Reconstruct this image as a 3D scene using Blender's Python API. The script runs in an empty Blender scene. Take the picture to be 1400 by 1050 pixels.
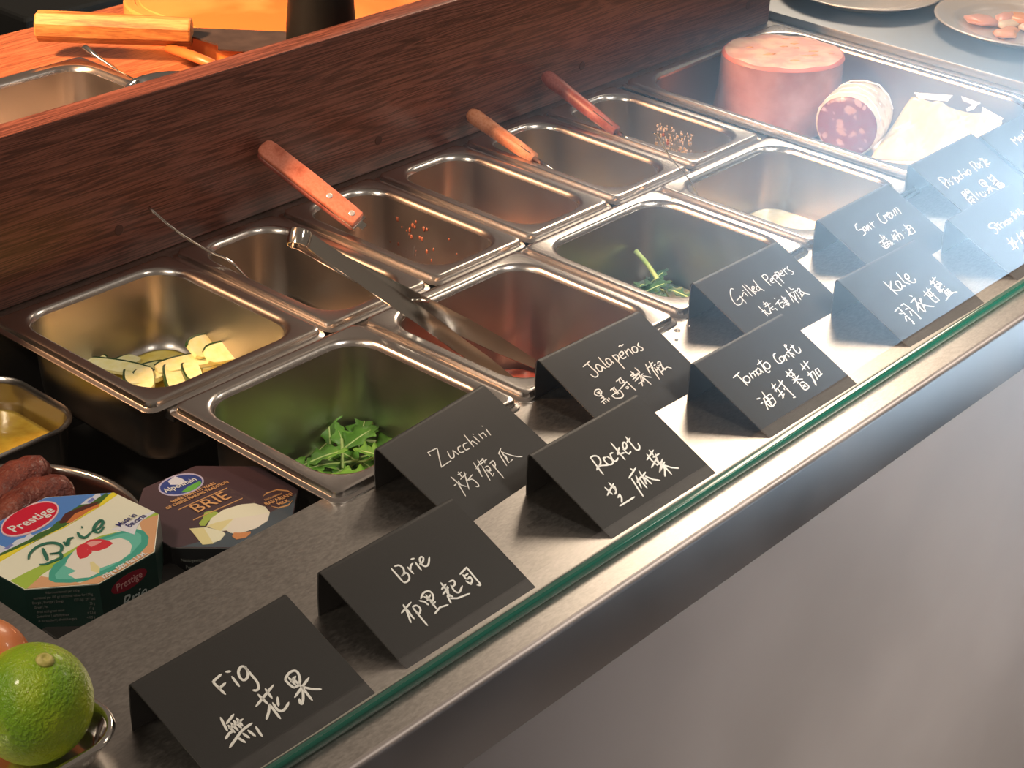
import bpy, bmesh, math, random
from mathutils import Vector, Matrix, Euler
C = bpy.context.scene.collection
SC = bpy.context.scene
K = 0.001            # all coordinates below are millimetres
# ---------------------------------------------------------------- camera
CAM = [-654.58887, -846.15238, 611.31161, 0.8786, 0.50688, 0.04989, 2556.11551]
def cam_axes():
    cx, cy, cz, a, b, r, f = CAM
    fw = Vector((math.sin(a)*math.cos(b), math.cos(a)*math.cos(b), -math.sin(b)))
    rt = fw.cross(Vector((0, 0, 1))).normalized(); up = rt.cross(fw)
    R = math.cos(r)*rt + math.sin(r)*up; U = -math.sin(r)*rt + math.cos(r)*up
    return Vector((cx, cy, cz)), fw, R, U, f
_O, _F, _R, _U, _f = cam_axes()
cd = bpy.data.cameras.new('camera'); cam = bpy.data.objects.new('camera', cd); C.objects.link(cam)
cam.matrix_world = Matrix(((_R.x, _U.x, -_F.x, _O.x*K), (_R.y, _U.y, -_F.y, _O.y*K), (_R.z, _U.z, -_F.z, _O.z*K), (0, 0, 0, 1)))
cd.sensor_width = 36; cd.lens = 36*_f/1400; cd.clip_start = 0.05; cd.clip_end = 60
SC.camera = cam
# ---------------------------------------------------------------- world, lamps, exposure
w = bpy.data.worlds.new('world'); SC.world = w; w.use_nodes = True
w.node_tree.nodes['Background'].inputs[0].default_value = (0.62, 0.48, 0.38, 1)
w.node_tree.nodes['Background'].inputs[1].default_value = 0.26
def area(name, loc, to, size, power, col, spread=180, sy=None):
    l = bpy.data.lights.new(name, 'AREA'); l.energy = power; l.color = col; l.size = size*K
    l.shape = 'DISK'
    if sy: l.shape = 'RECTANGLE'; l.size_y = sy*K
    l.spread = math.radians(spread)
    o = bpy.data.objects.new(name, l); C.objects.link(o); o.location = Vector(loc)*K
    o.rotation_euler = (Vector(to)-Vector(loc)).to_track_quat('-Z', 'Y').to_euler()
    return o
area('lamp_over_counter', (1560, 520, 900), (400, -150, 0), 460, 7.4, (1.0, 0.79, 0.60))
area('lamp_over_left', (-750, -60, 900), (-100, -60, 0), 160, 5.2, (1.0, 0.84, 0.66))
area('lamp_over_board', (-420, 520, 800), (330, 330, 60), 160, 6.2, (1.0, 0.52, 0.26), 60)
area('lamp_over_customers', (1950, -900, 1450), (300, -200, 0), 320, 7.0, (1.0, 0.88, 0.76))
area('panel_fill', (500, -1500, 1500), (600, -340, -600), 500, 7.5, (1.0, 0.88, 0.78), 42)  # added fill aimed at the front panel, no lamp known here
area('floor_haze_fill', (3120, -1100, 1700), (3070, -1100, -900), 1700, 560.0, (0.50, 0.75, 1.0), 40)  # added above the floor so the glass mirrors a bluish haze
SC.view_settings.view_transform = 'Standard'; SC.view_settings.look = 'None'
SC.view_settings.exposure = 0.12; SC.view_settings.gamma = 1.0; SC.view_settings.use_curve_mapping = False
# ---------------------------------------------------------------- measured layout (mm)
CARDS = {
  'brie': (-74.004, -302.114, -0.004),
  'fig': (-205.335, -305.679, 0.013),
  'rocket': (101.088, -302.923, -0.003),
  'tomato': (267.158, -303.296, -0.009),
  'kale': (446.859, -302.053, -0.031),
  'zucchini': (45.618, -232.402, 0.075),
  'jalapenos': (195.612, -228.005, -0.025),
  'peppers': (366.119, -230.724, -0.019),
  'sour': (530.633, -232.517, 0.004),
  'stracciatella': (607.113, -304.091, 0.0),
  'pistachio': (685.0, -224.0, 0.0),
  'mortadella': (790.369, -232.71, 0.0),
}
STROKES = {
  'fig': '36,51.7 36.8,42.7;36,51.7 42.5,52.8;36,46.9 41,47.6;45.7,52.6 47.8,51.7;46.5,48.6 46,42.4;56.5,49.3 54.6,50.8 51.5,49.4 49.8,46.3 50.4,43.8 53.2,44.1 55.7,46.8 56.2,49.8;56.2,49.8 55.9,43.9 55.7,39.3 54,36.1 52,35.6 50.6,36.6;51.2,33.1 51.8,26.4;45.7,28.5 61.6,33.2;56.6,33.6 56,27.9;52.4,25.5 48.9,22.2 45.3,19.8;52.4,25.5 51.7,16.3;58.7,26.4 55.8,22.4;54.4,25.2 53.9,20.9 55.4,19 58.4,19.4 61.5,20.9;69.1,32.5 69.2,28.9 70,26;69.1,32.5 73.5,34.2 76.8,34 77.9,32 75.9,28 73,26 70.5,26.2;71.6,32.1 71.9,27.2;70.9,29.7 75.1,30.8;66.6,21.6 80.7,26.4;73.1,30.7 73.9,24.1 73.2,15.4;73.9,23.6 70.1,18.9 67.2,16.6 66.8,17.7 67.8,19.4;74.5,23.7 77.6,20.3 81.6,17.7;25.9,33.2 24,25.7;26.3,29 32.6,31.1;20.2,22.6 24,24 26.4,24;26.4,27.6 26.5,23;28.4,27.9 28.7,23;30.4,28.2 31.1,23.2;32.6,28.6 32.4,23.7;25.7,26.2 34.8,26.5;18.9,17.7 24.6,19.7 30.7,21.7 37.3,22.1;26,19.5 27.3,15.6;29.7,20 30.7,16.5;33.1,19.9 34,15.7;37.7,19.2 36.9,13.7',
  'brie': '37.7,53.7 37.4,43.2;40.3,53.9 43.1,53.1 43.9,50.2 41.8,47.4 39.4,46.9;39.4,46.9 43.1,47.2 43.5,45 41.5,42.8 38.7,42.4 37.4,43.2;46.8,49.5 46.7,44.6;46.6,47.2 49.3,49.6 51.2,50;52.3,52.6 54.3,52.2;53.1,49.9 52.6,44.2;54.5,47.6 57.4,47.9 59.5,49.7 58.6,50.9 56.6,49.8 55.5,47 56.4,44.7 59.1,44.9 63,48.2;22.2,28.4 31.9,30.9;26.9,31.9 25.6,27.4 22.7,21;26.8,28.1 26.1,25.2 26,21.9;30.8,28.2 33.3,27.7 33.8,25 31.4,23 29.8,23.9;30.5,27.8 30,21.5 29.7,14.7;37.1,29.1 39.2,27.1 39.7,24.4;38.8,29.8 42.7,31.8 46.2,31.3 47,28.9 45.2,26 41.9,24.6;41.3,29.8 43.4,25.6;41.1,26.9 45.4,28.8;43.1,30.1 42.1,20.1;41.6,23.3 44.7,23.9;38.9,18.1 44.3,19.7 49.7,18.5;56.6,31.6 56.2,26.9;53.9,28.2 58.6,29.4;52.2,25.3 58.1,26.8;58.1,27.8 55.1,23.6 56.2,21;55.6,26.3 54.6,22;61.5,29.7 64.4,29 63.4,26.7 60.7,26.2;60.7,27.3 59.9,23.3 61.6,21.3 66.3,23.5;53.9,23.4 52.2,18.5;54.2,21 57.8,18.9 66.5,17.5;70.8,30.1 77.9,31.7;77.9,31.7 77.3,25.1 76.8,18.7 74.7,19.4;72.2,29 71.8,25.9;70.8,24.9 71.8,21.6;72.7,25.2 74.9,25.9 74.4,23.3 72.1,22.1;72.6,27.8 75.5,28.1',
  'zucchini': '26.3,50.2 26.7,53 35,52.3;35,52.3 25.5,39.9;25.8,40.2 33.1,40.4 35.3,40.3;38.9,46.7 37,41.9 39.8,41.5 43,45.5;43,45.5 43.6,40.9;50.2,45.1 47.4,45 45.9,41.7 48.9,40.7;56.6,44.7 52.7,44.9 50.8,41.3 54.2,40.6;59.7,50.2 57.8,40.1;58.5,43.6 60.8,43.9 61.6,40.3;64.3,45.7 64.6,40.8;65.4,47.5 65.6,47.1;69.1,45.5 68.6,41.1;69.9,44.6 72.8,44.7 72.3,41;76.9,45.7 75.7,40.5;76.4,48.8 76.5,48.4;25.2,31.4 25.5,25.8 22,16;21.8,25.6 23.7,25.7;26.9,26.6 26,23.9;25.2,24.8 28.1,21;32.5,31.6 31.5,27.2;30.6,30.2 34.4,30.4;29.4,26.8 35.9,27.8;36,29.5 28.2,18.4;32,23.6 39.1,25.1;33.6,23.4 36.3,22.6 36.7,18.2 35.5,16.5 33.9,17.4;47.4,31.1 43.9,20.5;45,27 50.3,28.5;47.2,27 43.6,20.7;51.5,31.1 50.2,26.8;51.1,28 57.6,28.4;55.4,30.5 54.1,27;51.5,29.5 55.7,29.9;50.2,26 46.2,15.8;51.2,24.5 53.7,24.3 53.3,21.6 50,21.9;51.2,22.9 50.6,16.9 53.2,18.3;50,21.1 53.3,20.8;56.3,24.9 60.5,25.3 59,22 56.4,21.4;57.6,24.1 55.8,11.8;73.2,29.3 68.2,27.1;68.8,27.2 65.5,17.7;71.7,28.1 68.7,18.3 73.3,19;71.5,23.5 68.7,19.2;71.6,26.8 74.3,22.7 77.6,19 80.9,17',
  'jalapenos': '25.6,53.4 34.5,55.2;30.7,54.4 31,49.2 31.4,44.8 29.6,42.7 26.7,42.9 25.6,45.8;38.1,49.4 36.6,50.5 34.6,49.3 33.9,45.4 36.2,44.6 38.4,47.1 38.1,49.4;38.6,48.5 40.2,44.8;42.9,54.8 42.2,45.3 43.8,44.6;49.3,50.3 47,51 45.5,49.2 45.3,46 47.3,45.8 49.4,48.4 49.1,50.4;49.4,48.4 49.6,45.4;53.7,51.1 53.8,44.5 53.3,38.2;54.2,50.9 57.3,50.1 57.1,47.7 54,45.5 53,46;59.4,49.9 60.5,47.9 63.6,49 63.6,50.8 60.7,50.3 58.9,47.2 59.4,45.5 62.8,45.7;66.4,50.6 64.9,45.4;66.4,48.7 69.6,50.2 70.1,48.8 69.6,45;64.6,54.8 66.4,55.4 67.2,54.6 69.6,55.1;76.4,49.6 74,49.9 71.9,48 72.4,45.4 75.1,45.7 76.9,47.8 76.4,49.6;81.8,50.9 79.3,49.3 79.9,47.6 80.9,45.9 79.3,44.5 77.5,45;15.1,32 16.4,29.6 17.7,29;15.4,32.2 18.6,34.2 21.5,33.5 21.8,31.2 19.4,29.6 17.2,28.9;18.1,32.3 18.9,30.2;17.4,30.9 20.6,31.8;19.6,32.7 19,25.2;16.5,27.1 20.2,27.4;14.1,24.5 20.5,25.5;16,23.8 15.6,22.3;18,23.9 18.3,22.7;20.2,24.2 20.3,22.1;22.4,24.9 22,23.4;28.8,29.2 33.6,29.7;31.1,29.2 30.7,24.1;32.9,28.7 32.4,24.3;25.9,25.3 26.7,22.5;26.7,25.3 35.4,26.4;26.7,22.5 31,20.7 34.5,21.8 35.4,26.4;30.9,25 32.9,25.4;38.7,32.8 44.9,33.9;42.1,33.1 40.4,30.4;40.1,30.5 42.4,29.7 44.7,31.1;43.9,33 43.7,28.4;36.4,26.6 46.2,29.3;45.7,28.5 46.3,20.3;41,25.8 41.7,24.3 43.5,25.3 42,26;55.9,34.4 55.9,32.9;52.6,31.6 56.7,32.6;56.7,32.6 55.7,30.9;52.6,30.6 58.8,30.8;61.3,35.4 61.9,30.8;51.6,28.5 61.9,30.8;56,30 54.2,27.3;52.1,26.5 58.3,28.2;59.8,31.1 58.8,27.2 54,20.9;57.8,27.7 62.9,28.8;60.3,27.9 61.2,19.2;52.7,23.7 58.8,24.3;60.4,27.2 57.6,22.8;61.4,27.4 66.1,23.7;71.5,34.2 67.9,26.1;69.1,30.9 74.4,31.4;75.9,34.7 73.9,28.7;74.6,32.7 78,32.9;73.3,30.4 70.8,19.6;76.5,30.4 78.3,30.6;75.4,28.7 73.9,23.6;77.3,28.5 77.5,25.5 76.3,21;75.4,26.5 79.1,27.6;80.2,30.1 82.5,31.5 83.6,30.3 80.7,28.3 79.1,29.1;81.8,29.3 81.8,23.4;76.5,23.8 84.9,24.8 87.3,22.6;83.3,30 80.2,24.2',
  'rocket': '34.8,51 32.5,37.6;34.3,51.2 37.2,51.5 39.7,50.2 39.9,47.9 38.5,45.5 35.6,43.9 31.3,42.4;32.2,43.3 36.3,43.5 41.4,41.2;44.6,46.5 42.6,46.8 41.7,44.5 41.7,41.7 43.9,40.6 46.3,41.4 46.8,43.9 45.8,46.5;51.9,46.8 49.7,46.9 48,44.7 47.5,41.8 49,41 51.7,42;56.9,53.1 55.2,38.7;59.1,47.6 55.6,45.6 53.7,44.1;54.2,44.2 57.1,43.3 59.1,43;60.4,45.2 62.6,44.7 65.3,46.1 66.1,48.6 64.3,48.8 61.9,46.5 60.6,42.9 61.4,40.7 64.1,41.4;70.1,51.5 69.1,44.8 68.6,40.8 70.6,39.8 72.9,41.4 73.9,43.7;67.6,48.1 72.1,49.3;30.9,31.2 30.8,25.1;25.7,29.9 26.2,23.8;22.4,24.8 33.3,29.2;32.4,27.3 30,23.8 27.9,22.9;31,28.1 31.5,25.1;27.5,20 30.6,21.4;30.6,21.4 29.6,18.5 27,16.2;23.7,14.9 30.1,14.8 38,14.9;53.1,31.8 53.7,29.7;46.2,27.1 56.7,30.5;47.6,26 45.5,18.8 43.9,12.4;52,26 47.9,17.5;49.1,22.4 56.2,24.1;50.8,22.1 48.6,21.6;52.8,23.2 51.8,19.5 51.4,15.6;57,27.6 53.8,17.8;54.5,23 60.2,24.8;56.2,22 53.3,18;56.7,21.8 56.8,16.2;57.7,22.6 60.2,18.5 64.2,15.3;76.7,35.8 76.2,31.8;72.6,34.4 71.6,27.8;68.9,31.1 79.2,34.5;74.6,30.5 80.7,30.5;78.2,31.5 74.1,25.8;67.1,25.3 75.7,28.5;72.1,28.3 72.1,24.7 77.7,25.3;76.7,29.4 74.1,24.4;69.6,20.1 79.2,26.3;69.4,20.2 78.9,23.9;76.2,24.7 74.6,19.9 70.1,15.9;76.2,22.6 75.6,14.7;76.7,22.3 79.7,18.6 84.1,15.6',
  'peppers': '26.7,53.8 25,54.9 21.1,52.3 17.6,47.9 16.1,43.4 17.3,40.6 21.8,40.8 25.5,43.6 25.6,45.8;20,44.6 26.7,45.7;25.9,46.4 25.4,39.2;27.8,45.2 30.6,47.2 32.6,47.8;32.6,47.1 32.4,43.4;32.6,49.3 33.7,49.1;37,53.3 36,42.1;40,53 40.2,41.4;41.5,46.7 43.7,46.5 45.5,47.9 44.4,48.8 42.1,47.2 41.4,44.5 43.6,43.5;49.7,46.4 47.4,47.1 45.4,45 45.9,43.3 48.7,44.2;50.8,53.5 48.8,45 50.3,41.2;60.7,52.4 60.4,42.7;60.2,52.7 64.5,53 65.6,51 63.8,48.8 61.4,48.3;63.6,45.8 66.2,45.8 68.3,47.1 66.6,47.5 64.5,46.2 64.1,44.1 66.4,43.8;68.9,48.7 68.8,38.2;69.5,48.1 73,48.8 73.5,47.1 70.8,44.9;74.8,50.7 73.5,39.5;75.4,50.4 78,49.7 77,47.4 74,45.7;78.8,48.2 80.5,47.4 82.6,49.1 80.9,49.5 78.1,46.9 78.9,45 81.6,45.4;84.7,50.1 84.2,44.6;84.6,48.6 87.9,49.9;91.8,50.5 89,48.6 89.8,46.3 90.9,43.9 88.8,42.6 87.3,43.2;32.3,32.7 32.4,26.4 31.7,22.3;30.5,27.3 33,27.6;34.1,27.8 34.1,26.4;39.9,33.7 39.2,29.9;37.9,31.6 42.1,32.3;37,29.5 44.6,30.1;42.6,31.3 36.7,22.9;33,26.1 34.5,23.2 37.9,23.1;40.2,26.5 44.2,26.9;40.2,25 44.6,24.5 44.3,22.8;52,32.3 52.2,31.4;47.8,27.4 55,29.4;52.7,28.9 50.2,24.1 51.3,22.1 54.2,23.8;52.6,26.7 56.6,26.4;59.6,31 58.1,21.3 56.4,22;57.8,28.1 61.8,28.5;60.7,29.1 59.9,23.4 59.5,22.1;55.9,25.2 61.1,25.9;55.3,23.3 59.3,23;68.9,34 68.1,30.2 64.6,22;66.4,29.5 71.6,30.1;73.5,34.2 74,31.3;68.7,29.9 68.3,19.6;73.4,31.6 76.3,31.8;72.7,29.6 76.8,29.3;72.7,28.1 69,23;75,28.6 72.9,21.2;77,28.4 79.7,30.2 81.4,29.5 79.6,27.3 76.7,27.1;80.2,27.7 82.3,23.7 85.1,21.3;79,27.5 76.5,22.6;75.9,22.9 83,25',
  'tomato': '17.8,49.3 26.7,50.7;22.9,50.2 22.4,39.3;27.7,45.9 24.8,45.4 23.3,43.1 25.3,40.9 28.8,42.3 29.4,45.1 27.7,45.9;32.9,46.5 31.6,41.7;33.7,45.3 36.4,45.5 35.1,41.9;37.2,45.9 39.3,45.7 38,41.6;41.9,46.3 39.6,45.5 39.2,42.6 41.5,42.2 43.6,45.1 42.8,46.7;43.6,45.1 43.8,41.8;45.5,48.9 51.7,49.8;49.7,51.5 46.8,42 47.9,39.9 49.9,40.4;52.5,47.4 49.8,46.7 48.6,43.4 50.9,42.3 53.9,43.6 54.3,46.5 52.8,47.6;67.8,49.5 65.1,49.2 62.9,46.7 62.2,43.1 63.6,41.2 67.8,41.9;68.5,45.5 66.1,44.3 66.3,41.8 69,42.1 70.3,44.7 68.5,45.5;72.1,45.4 70.8,40.9;72.4,44 75.2,45.1 75.3,42.2;81.1,49.8 82.4,50.8 80.5,50.9 78.4,42.3 78.3,39.6;75.8,45.6 82.5,46.4;79.7,44.1 80.8,41.2;86.3,49.4 84.5,42.6 86.2,40.9 89,42 90.1,44.7;83.1,47.3 88.4,48;19,27.9 21.9,27.4;18.7,23.7 20.6,23.7;23.1,23.6 19.3,17.5;28.1,30.2 24.7,18.2;24.3,26 23.1,23.2 23,19.8 24.7,17.8 30.4,19.1;24.3,26 32.6,26.1 30.7,19.3;28,25.7 26.4,20.3;23.4,23 31.7,23.1;41.5,32.1 38.7,25.3;37.9,28.8 43.8,30.2;37.8,26.2 43.4,27.3;41.9,26.4 39.6,19.1;36.8,21.6 43.3,23.4;38.2,19 42.9,21.3;48.8,32 48.2,14.7 46.5,15.6;44.5,27.4 51.9,30;46.8,24.8 46.2,23.5;61.3,34.4 60.5,29.7;57.6,30.7 67.2,33.1;65.1,34.5 64.6,28.4;62.9,29.3 65.9,29.4;61.7,29.9 62,21.9;59.2,26.8 67.7,23.4;57.6,24 67.6,27;64.3,27.8 60.8,22.4;62,21.9 60.7,17.1 62.1,15.6 66.6,16.5 66.2,21.4 62.3,21.7;62.8,19.5 64.5,17.5;61.9,18 65.5,19.4;78.3,33.6 77.8,28.3;82.6,34.3 81.1,27;74.5,29.1 85.9,32.3;77.1,26.2 75.6,18.3 73.1,14.4;74.6,23.5 81.9,24.6;81.9,24.6 79.5,18.7 78.6,17.6;78.3,24.1 72.8,14.5;84.3,24.3 82.3,18.9;84.3,24.3 87.7,24.6 85.9,19.5;82.3,18.9 86.9,19.4',
  'sour': '32.1,54.7 28.7,53.9 25.9,50.7 26.2,48.7 30.2,48.2 31,45.3 29.5,43.4 25.4,42.7;35.4,49.1 32.5,48.4 32.1,46.1 33.8,45.4 35.8,47.6 35.4,49.1;38.2,48.8 35.2,44.1;35.2,44.1 38.8,47 40.8,49.3;40.8,49.3 39.5,44.1;44.7,50.1 44.4,44.2;44.5,47.6 47.2,49 49.5,49;63.4,53.5 60.5,52.8 57.4,48.4 57.1,44.7 59.5,43 63.8,44.3;65.1,49.8 63.8,44.9;64.7,47.8 67.4,49.2 69,49.1;69,49.1 71.6,48.7 72.8,50.1 71.2,50.1 68.2,46.9 69.7,45.6;74.8,49.2 72.1,48.4 69,44.6 72.2,44.5 75.8,48.8;75.8,48.8 74.9,45.3;80.7,49.9 77.2,44.3;82.3,49.9 83.9,50.5 80.7,44.7;85.5,50.4 87.1,49.8 84.7,43.3;41.3,36.6 39.9,32.5;35.2,31.4 34,30;32.3,30.8 41.8,31.6;31.3,28.1 32.9,23.6;37.2,31.2 33.5,24;33.9,28.2 42,28.4;36.3,29.7 35.8,27.4;32.9,23.6 39,24 40.4,27.8;33.1,25.4 39.2,25.8;43.2,34.8 43.4,32.2;41.5,33.1 44.6,33.6;42.5,30.7 43.7,30.1;42,27.8 44.5,27.9 43.3,25.9 40.7,25.8;40.3,26 45.6,23.6;41.5,23.5 45.3,25.6;52.6,31.9 50.5,26.5;48.6,27.3 53.1,26.6;54.1,30.6 49.6,27.5;57.2,33.7 61.6,33.7;61.1,33.9 56,24.1;55.7,31.2 51.8,24;55.4,28.8 61.7,29.2 61.2,24.9 59.1,23.9;59.8,30.7 62.1,28.3;67.5,30.4 67.7,29.7;67.2,27.7 67.4,26.9;66.8,23.7 70.3,24.7;74.8,34.6 73.2,24.7;75.5,31.4 70.6,24.6 72.3,23.5;72.2,30.3 79.2,31.7 78.4,24.3 72.3,23.5;73.1,28.6 77.8,28.5',
  'kale': '36.9,54.5 36.9,39.6;43.7,52.2 35.9,46.2;35.9,46.2 39,43.8 44.2,41.8;49.3,49 48,49.9 45.7,48.5 44.6,43.4 46.4,42.6 49.1,44.6 50.4,48.5 49.4,49.7;48.8,44.7 51.8,43;56.4,55.7 54.4,45.7 57.6,42.9;59.3,47.7 61.8,47 63.9,48.9 64.1,51.3 61.8,51.2 59.1,48.5 60,45.3 61.5,42.5 64.9,42.1 66.7,44.5;19.2,29.3 26,30.7;26,30.7 25.5,20.7 25.2,14.1 23.8,14.3;21.4,26.5 24,25.3;23.7,22.2 20.8,18.4;30.1,31.2 34.2,31.4;34.2,31.4 35.4,23 35.3,15.2 34.2,15.4;30.2,26.8 32.9,26.6;32.2,23.8 30.4,20.2;46.6,34.9 47.8,32.9;41,29.4 48.8,31.1;48.6,31.2 44.9,25.6 39.9,20.6;45.8,25.9 44.1,20.5 45.3,17.5 48,21.5 52.3,29.2;53.4,28.7 50.5,25.9;47.2,26.7 51.8,21.1 57.2,17.6;62.6,32.3 62.4,19.8;68,33.4 68,20.1;58.7,28.8 71.3,31.6;63.6,25.9 69,26.6;62.4,19.8 68,20.1;65.2,29.7 65.5,25.4;78.5,37.5 78.6,34.3;74.6,34.3 86.5,37.5;83.4,38.5 83.3,35.8;80.3,34.9 76.4,27.5 76.5,24.3;76.7,31.6 83,32.3 84,29.8;77.2,30 81.7,29.4 85.8,30.4;77.1,28.6 79.9,28.1;76.4,27.5 79.8,26.7 78.5,24.5;83.7,34.2 85.2,30.7;76.3,25.5 82.6,26.2;85.6,28 85.3,27.1;80.2,23.7 79.3,19.9;80.8,24.2 86.5,24.4 85.6,19.9;81.8,23 81.6,20.3;84.1,23.4 83.9,20.7;73.5,17.3 82.1,19.3 87.3,19.8 91.6,18.7',
  'pistachio': '12.8,49.9 11.9,37.1;12.5,50 16.9,49.4 19,46.5 16.5,43.4 13.7,42.9;18.5,42.6 16.9,38.7;19.9,45.3 20.1,44.4;24.3,44.7 21.3,43 23.2,41.4 22.1,38.6 20,38.6;30.1,46 28.5,37.1;27,44 31.8,43.6;33.2,43.1 29.9,42 29.1,39 31.9,38.6 34.5,42.5;39.5,43 36.9,42.4 35.5,39.6 39,39;43.7,48 40.4,39.3;42.2,41.9 45.4,42.6 46.5,40.1;49.5,43.9 47.5,39.7;50.6,46.8 50.9,46.2;54.5,44.3 50.7,42.5 50.3,39.4 53.1,39 55.7,42.2 55.2,44;64.5,48.7 63,38.3;65.3,49.2 69.5,48.4 69.7,44.9 67.3,43.3;72,45.6 68.9,44.4 68.3,40.4 71.3,40.8 73.4,45.1;77.7,45 74.5,42.9 74.8,40.2 72.8,38.9;79.2,48.2 84.6,47.3 78.9,37.7;79.7,46.3 83,46.3;83.2,42.8 86.1,42.5 88.1,43.8 85.6,44.3 82.3,41.4 83.8,39.5 88.3,39.9;79,38.6 81.3,37.2;19.7,28.1 16.6,14.2;19.7,28.1 23.5,28.1 22.3,23.7 18.8,23.5;19.1,25.9 22.6,26;27.1,29.1 25.2,24.9 28,24.6;27.1,29.1 30.5,28.4 28.7,14.4;26.8,26.7 29.6,26.4;22.6,21.1 24.7,21;19.7,19.9 26.7,20.2;20.3,18.8 23.2,14.3;18.6,16.3 25.6,17.4;24.4,18.7 21.2,15.1;35.7,22.6 33.9,17.1;39.2,19.9 37.3,15.7 42.8,15 43.7,16.3;43.1,20.3 42.5,18.5;45.4,18.9 45.2,17.3;50.2,27.7 53.3,29.8 57.8,29.1 58.5,25.9 55.2,23.1 51,23.2 50.4,27.2;51.4,26.4 57.8,26.2;54.4,27.6 54,24.5;57,25.7 54.1,15.2;48.9,18.3 59.1,20.6;53.9,18.7 47.8,15.4;56.1,19.4 59.4,17.2 62.5,14.2;66.8,29.2 66.1,24.4;65.8,27.1 73.3,29;73.4,29.8 73.5,25.6;66,23.6 73.4,24.8;63.4,20.5 72.5,23.5;72.7,25.1 72.7,20;65.3,18.9 73.5,20.5;66.7,18.3 66.1,14.4;66.7,18.3 74.6,18.4 74.1,14.4 66.1,14.4;66.5,16.7 72.9,16.6;66,15.7 73.5,15.5',
  'stracciatella': '39.8,51.5 34.4,52 30.6,49.1 35.1,47.1 36.1,44.2 32.4,41.8 29.8,43;41.1,51 39.4,42.8;38,48.3 45.1,49.3;44.2,48 43.6,43.4;44,46.5 49.1,48.3;50.4,47.7 48.5,43.7;55.2,47.3 52.4,46.9 51.3,44.1 53.4,44;59.1,47.2 56.3,46.8 55.5,43.9 58,44.1;62.9,47.2 60.1,46.8 59.6,44.1 61.9,44.4 63.3,47;70.7,52.1 67.4,43.6;66.4,49 72.5,49.7;69.7,46.8 72.5,46.8 73.4,48.1 70.4,47.2 70.4,44.8;77.6,50.8 75.4,45.1;81.2,50.9 79.2,45.1;81.4,47.5 79.2,46.8 80,44.7 82.6,45.3 82.8,47.3;36.3,34.5 32,22.7;30.9,29.7 39.9,30.5;41.6,32.9 32.2,24.2;28.7,23.4 36.3,24;41.2,29.9 35.3,21.3;38,26.5 44.3,27.7;51.3,33.5 45.1,23.3;47.2,28.8 54.4,30.5;59.7,33.9 58.8,30.2;56.8,32.7 52.5,26.5;53.5,29.3 57.3,29.2',
  'mortadella': '30.3,57.1 29.7,48.2;30.3,57.1 32.9,53.3 37.5,57;37.5,57 37.9,49.4;43.7,55.4 40.3,54 40.6,51.1 44.4,52.4 44.9,54.9;48.7,56.2 47.5,52.1;54.3,58.7 53.9,56',
}
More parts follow.
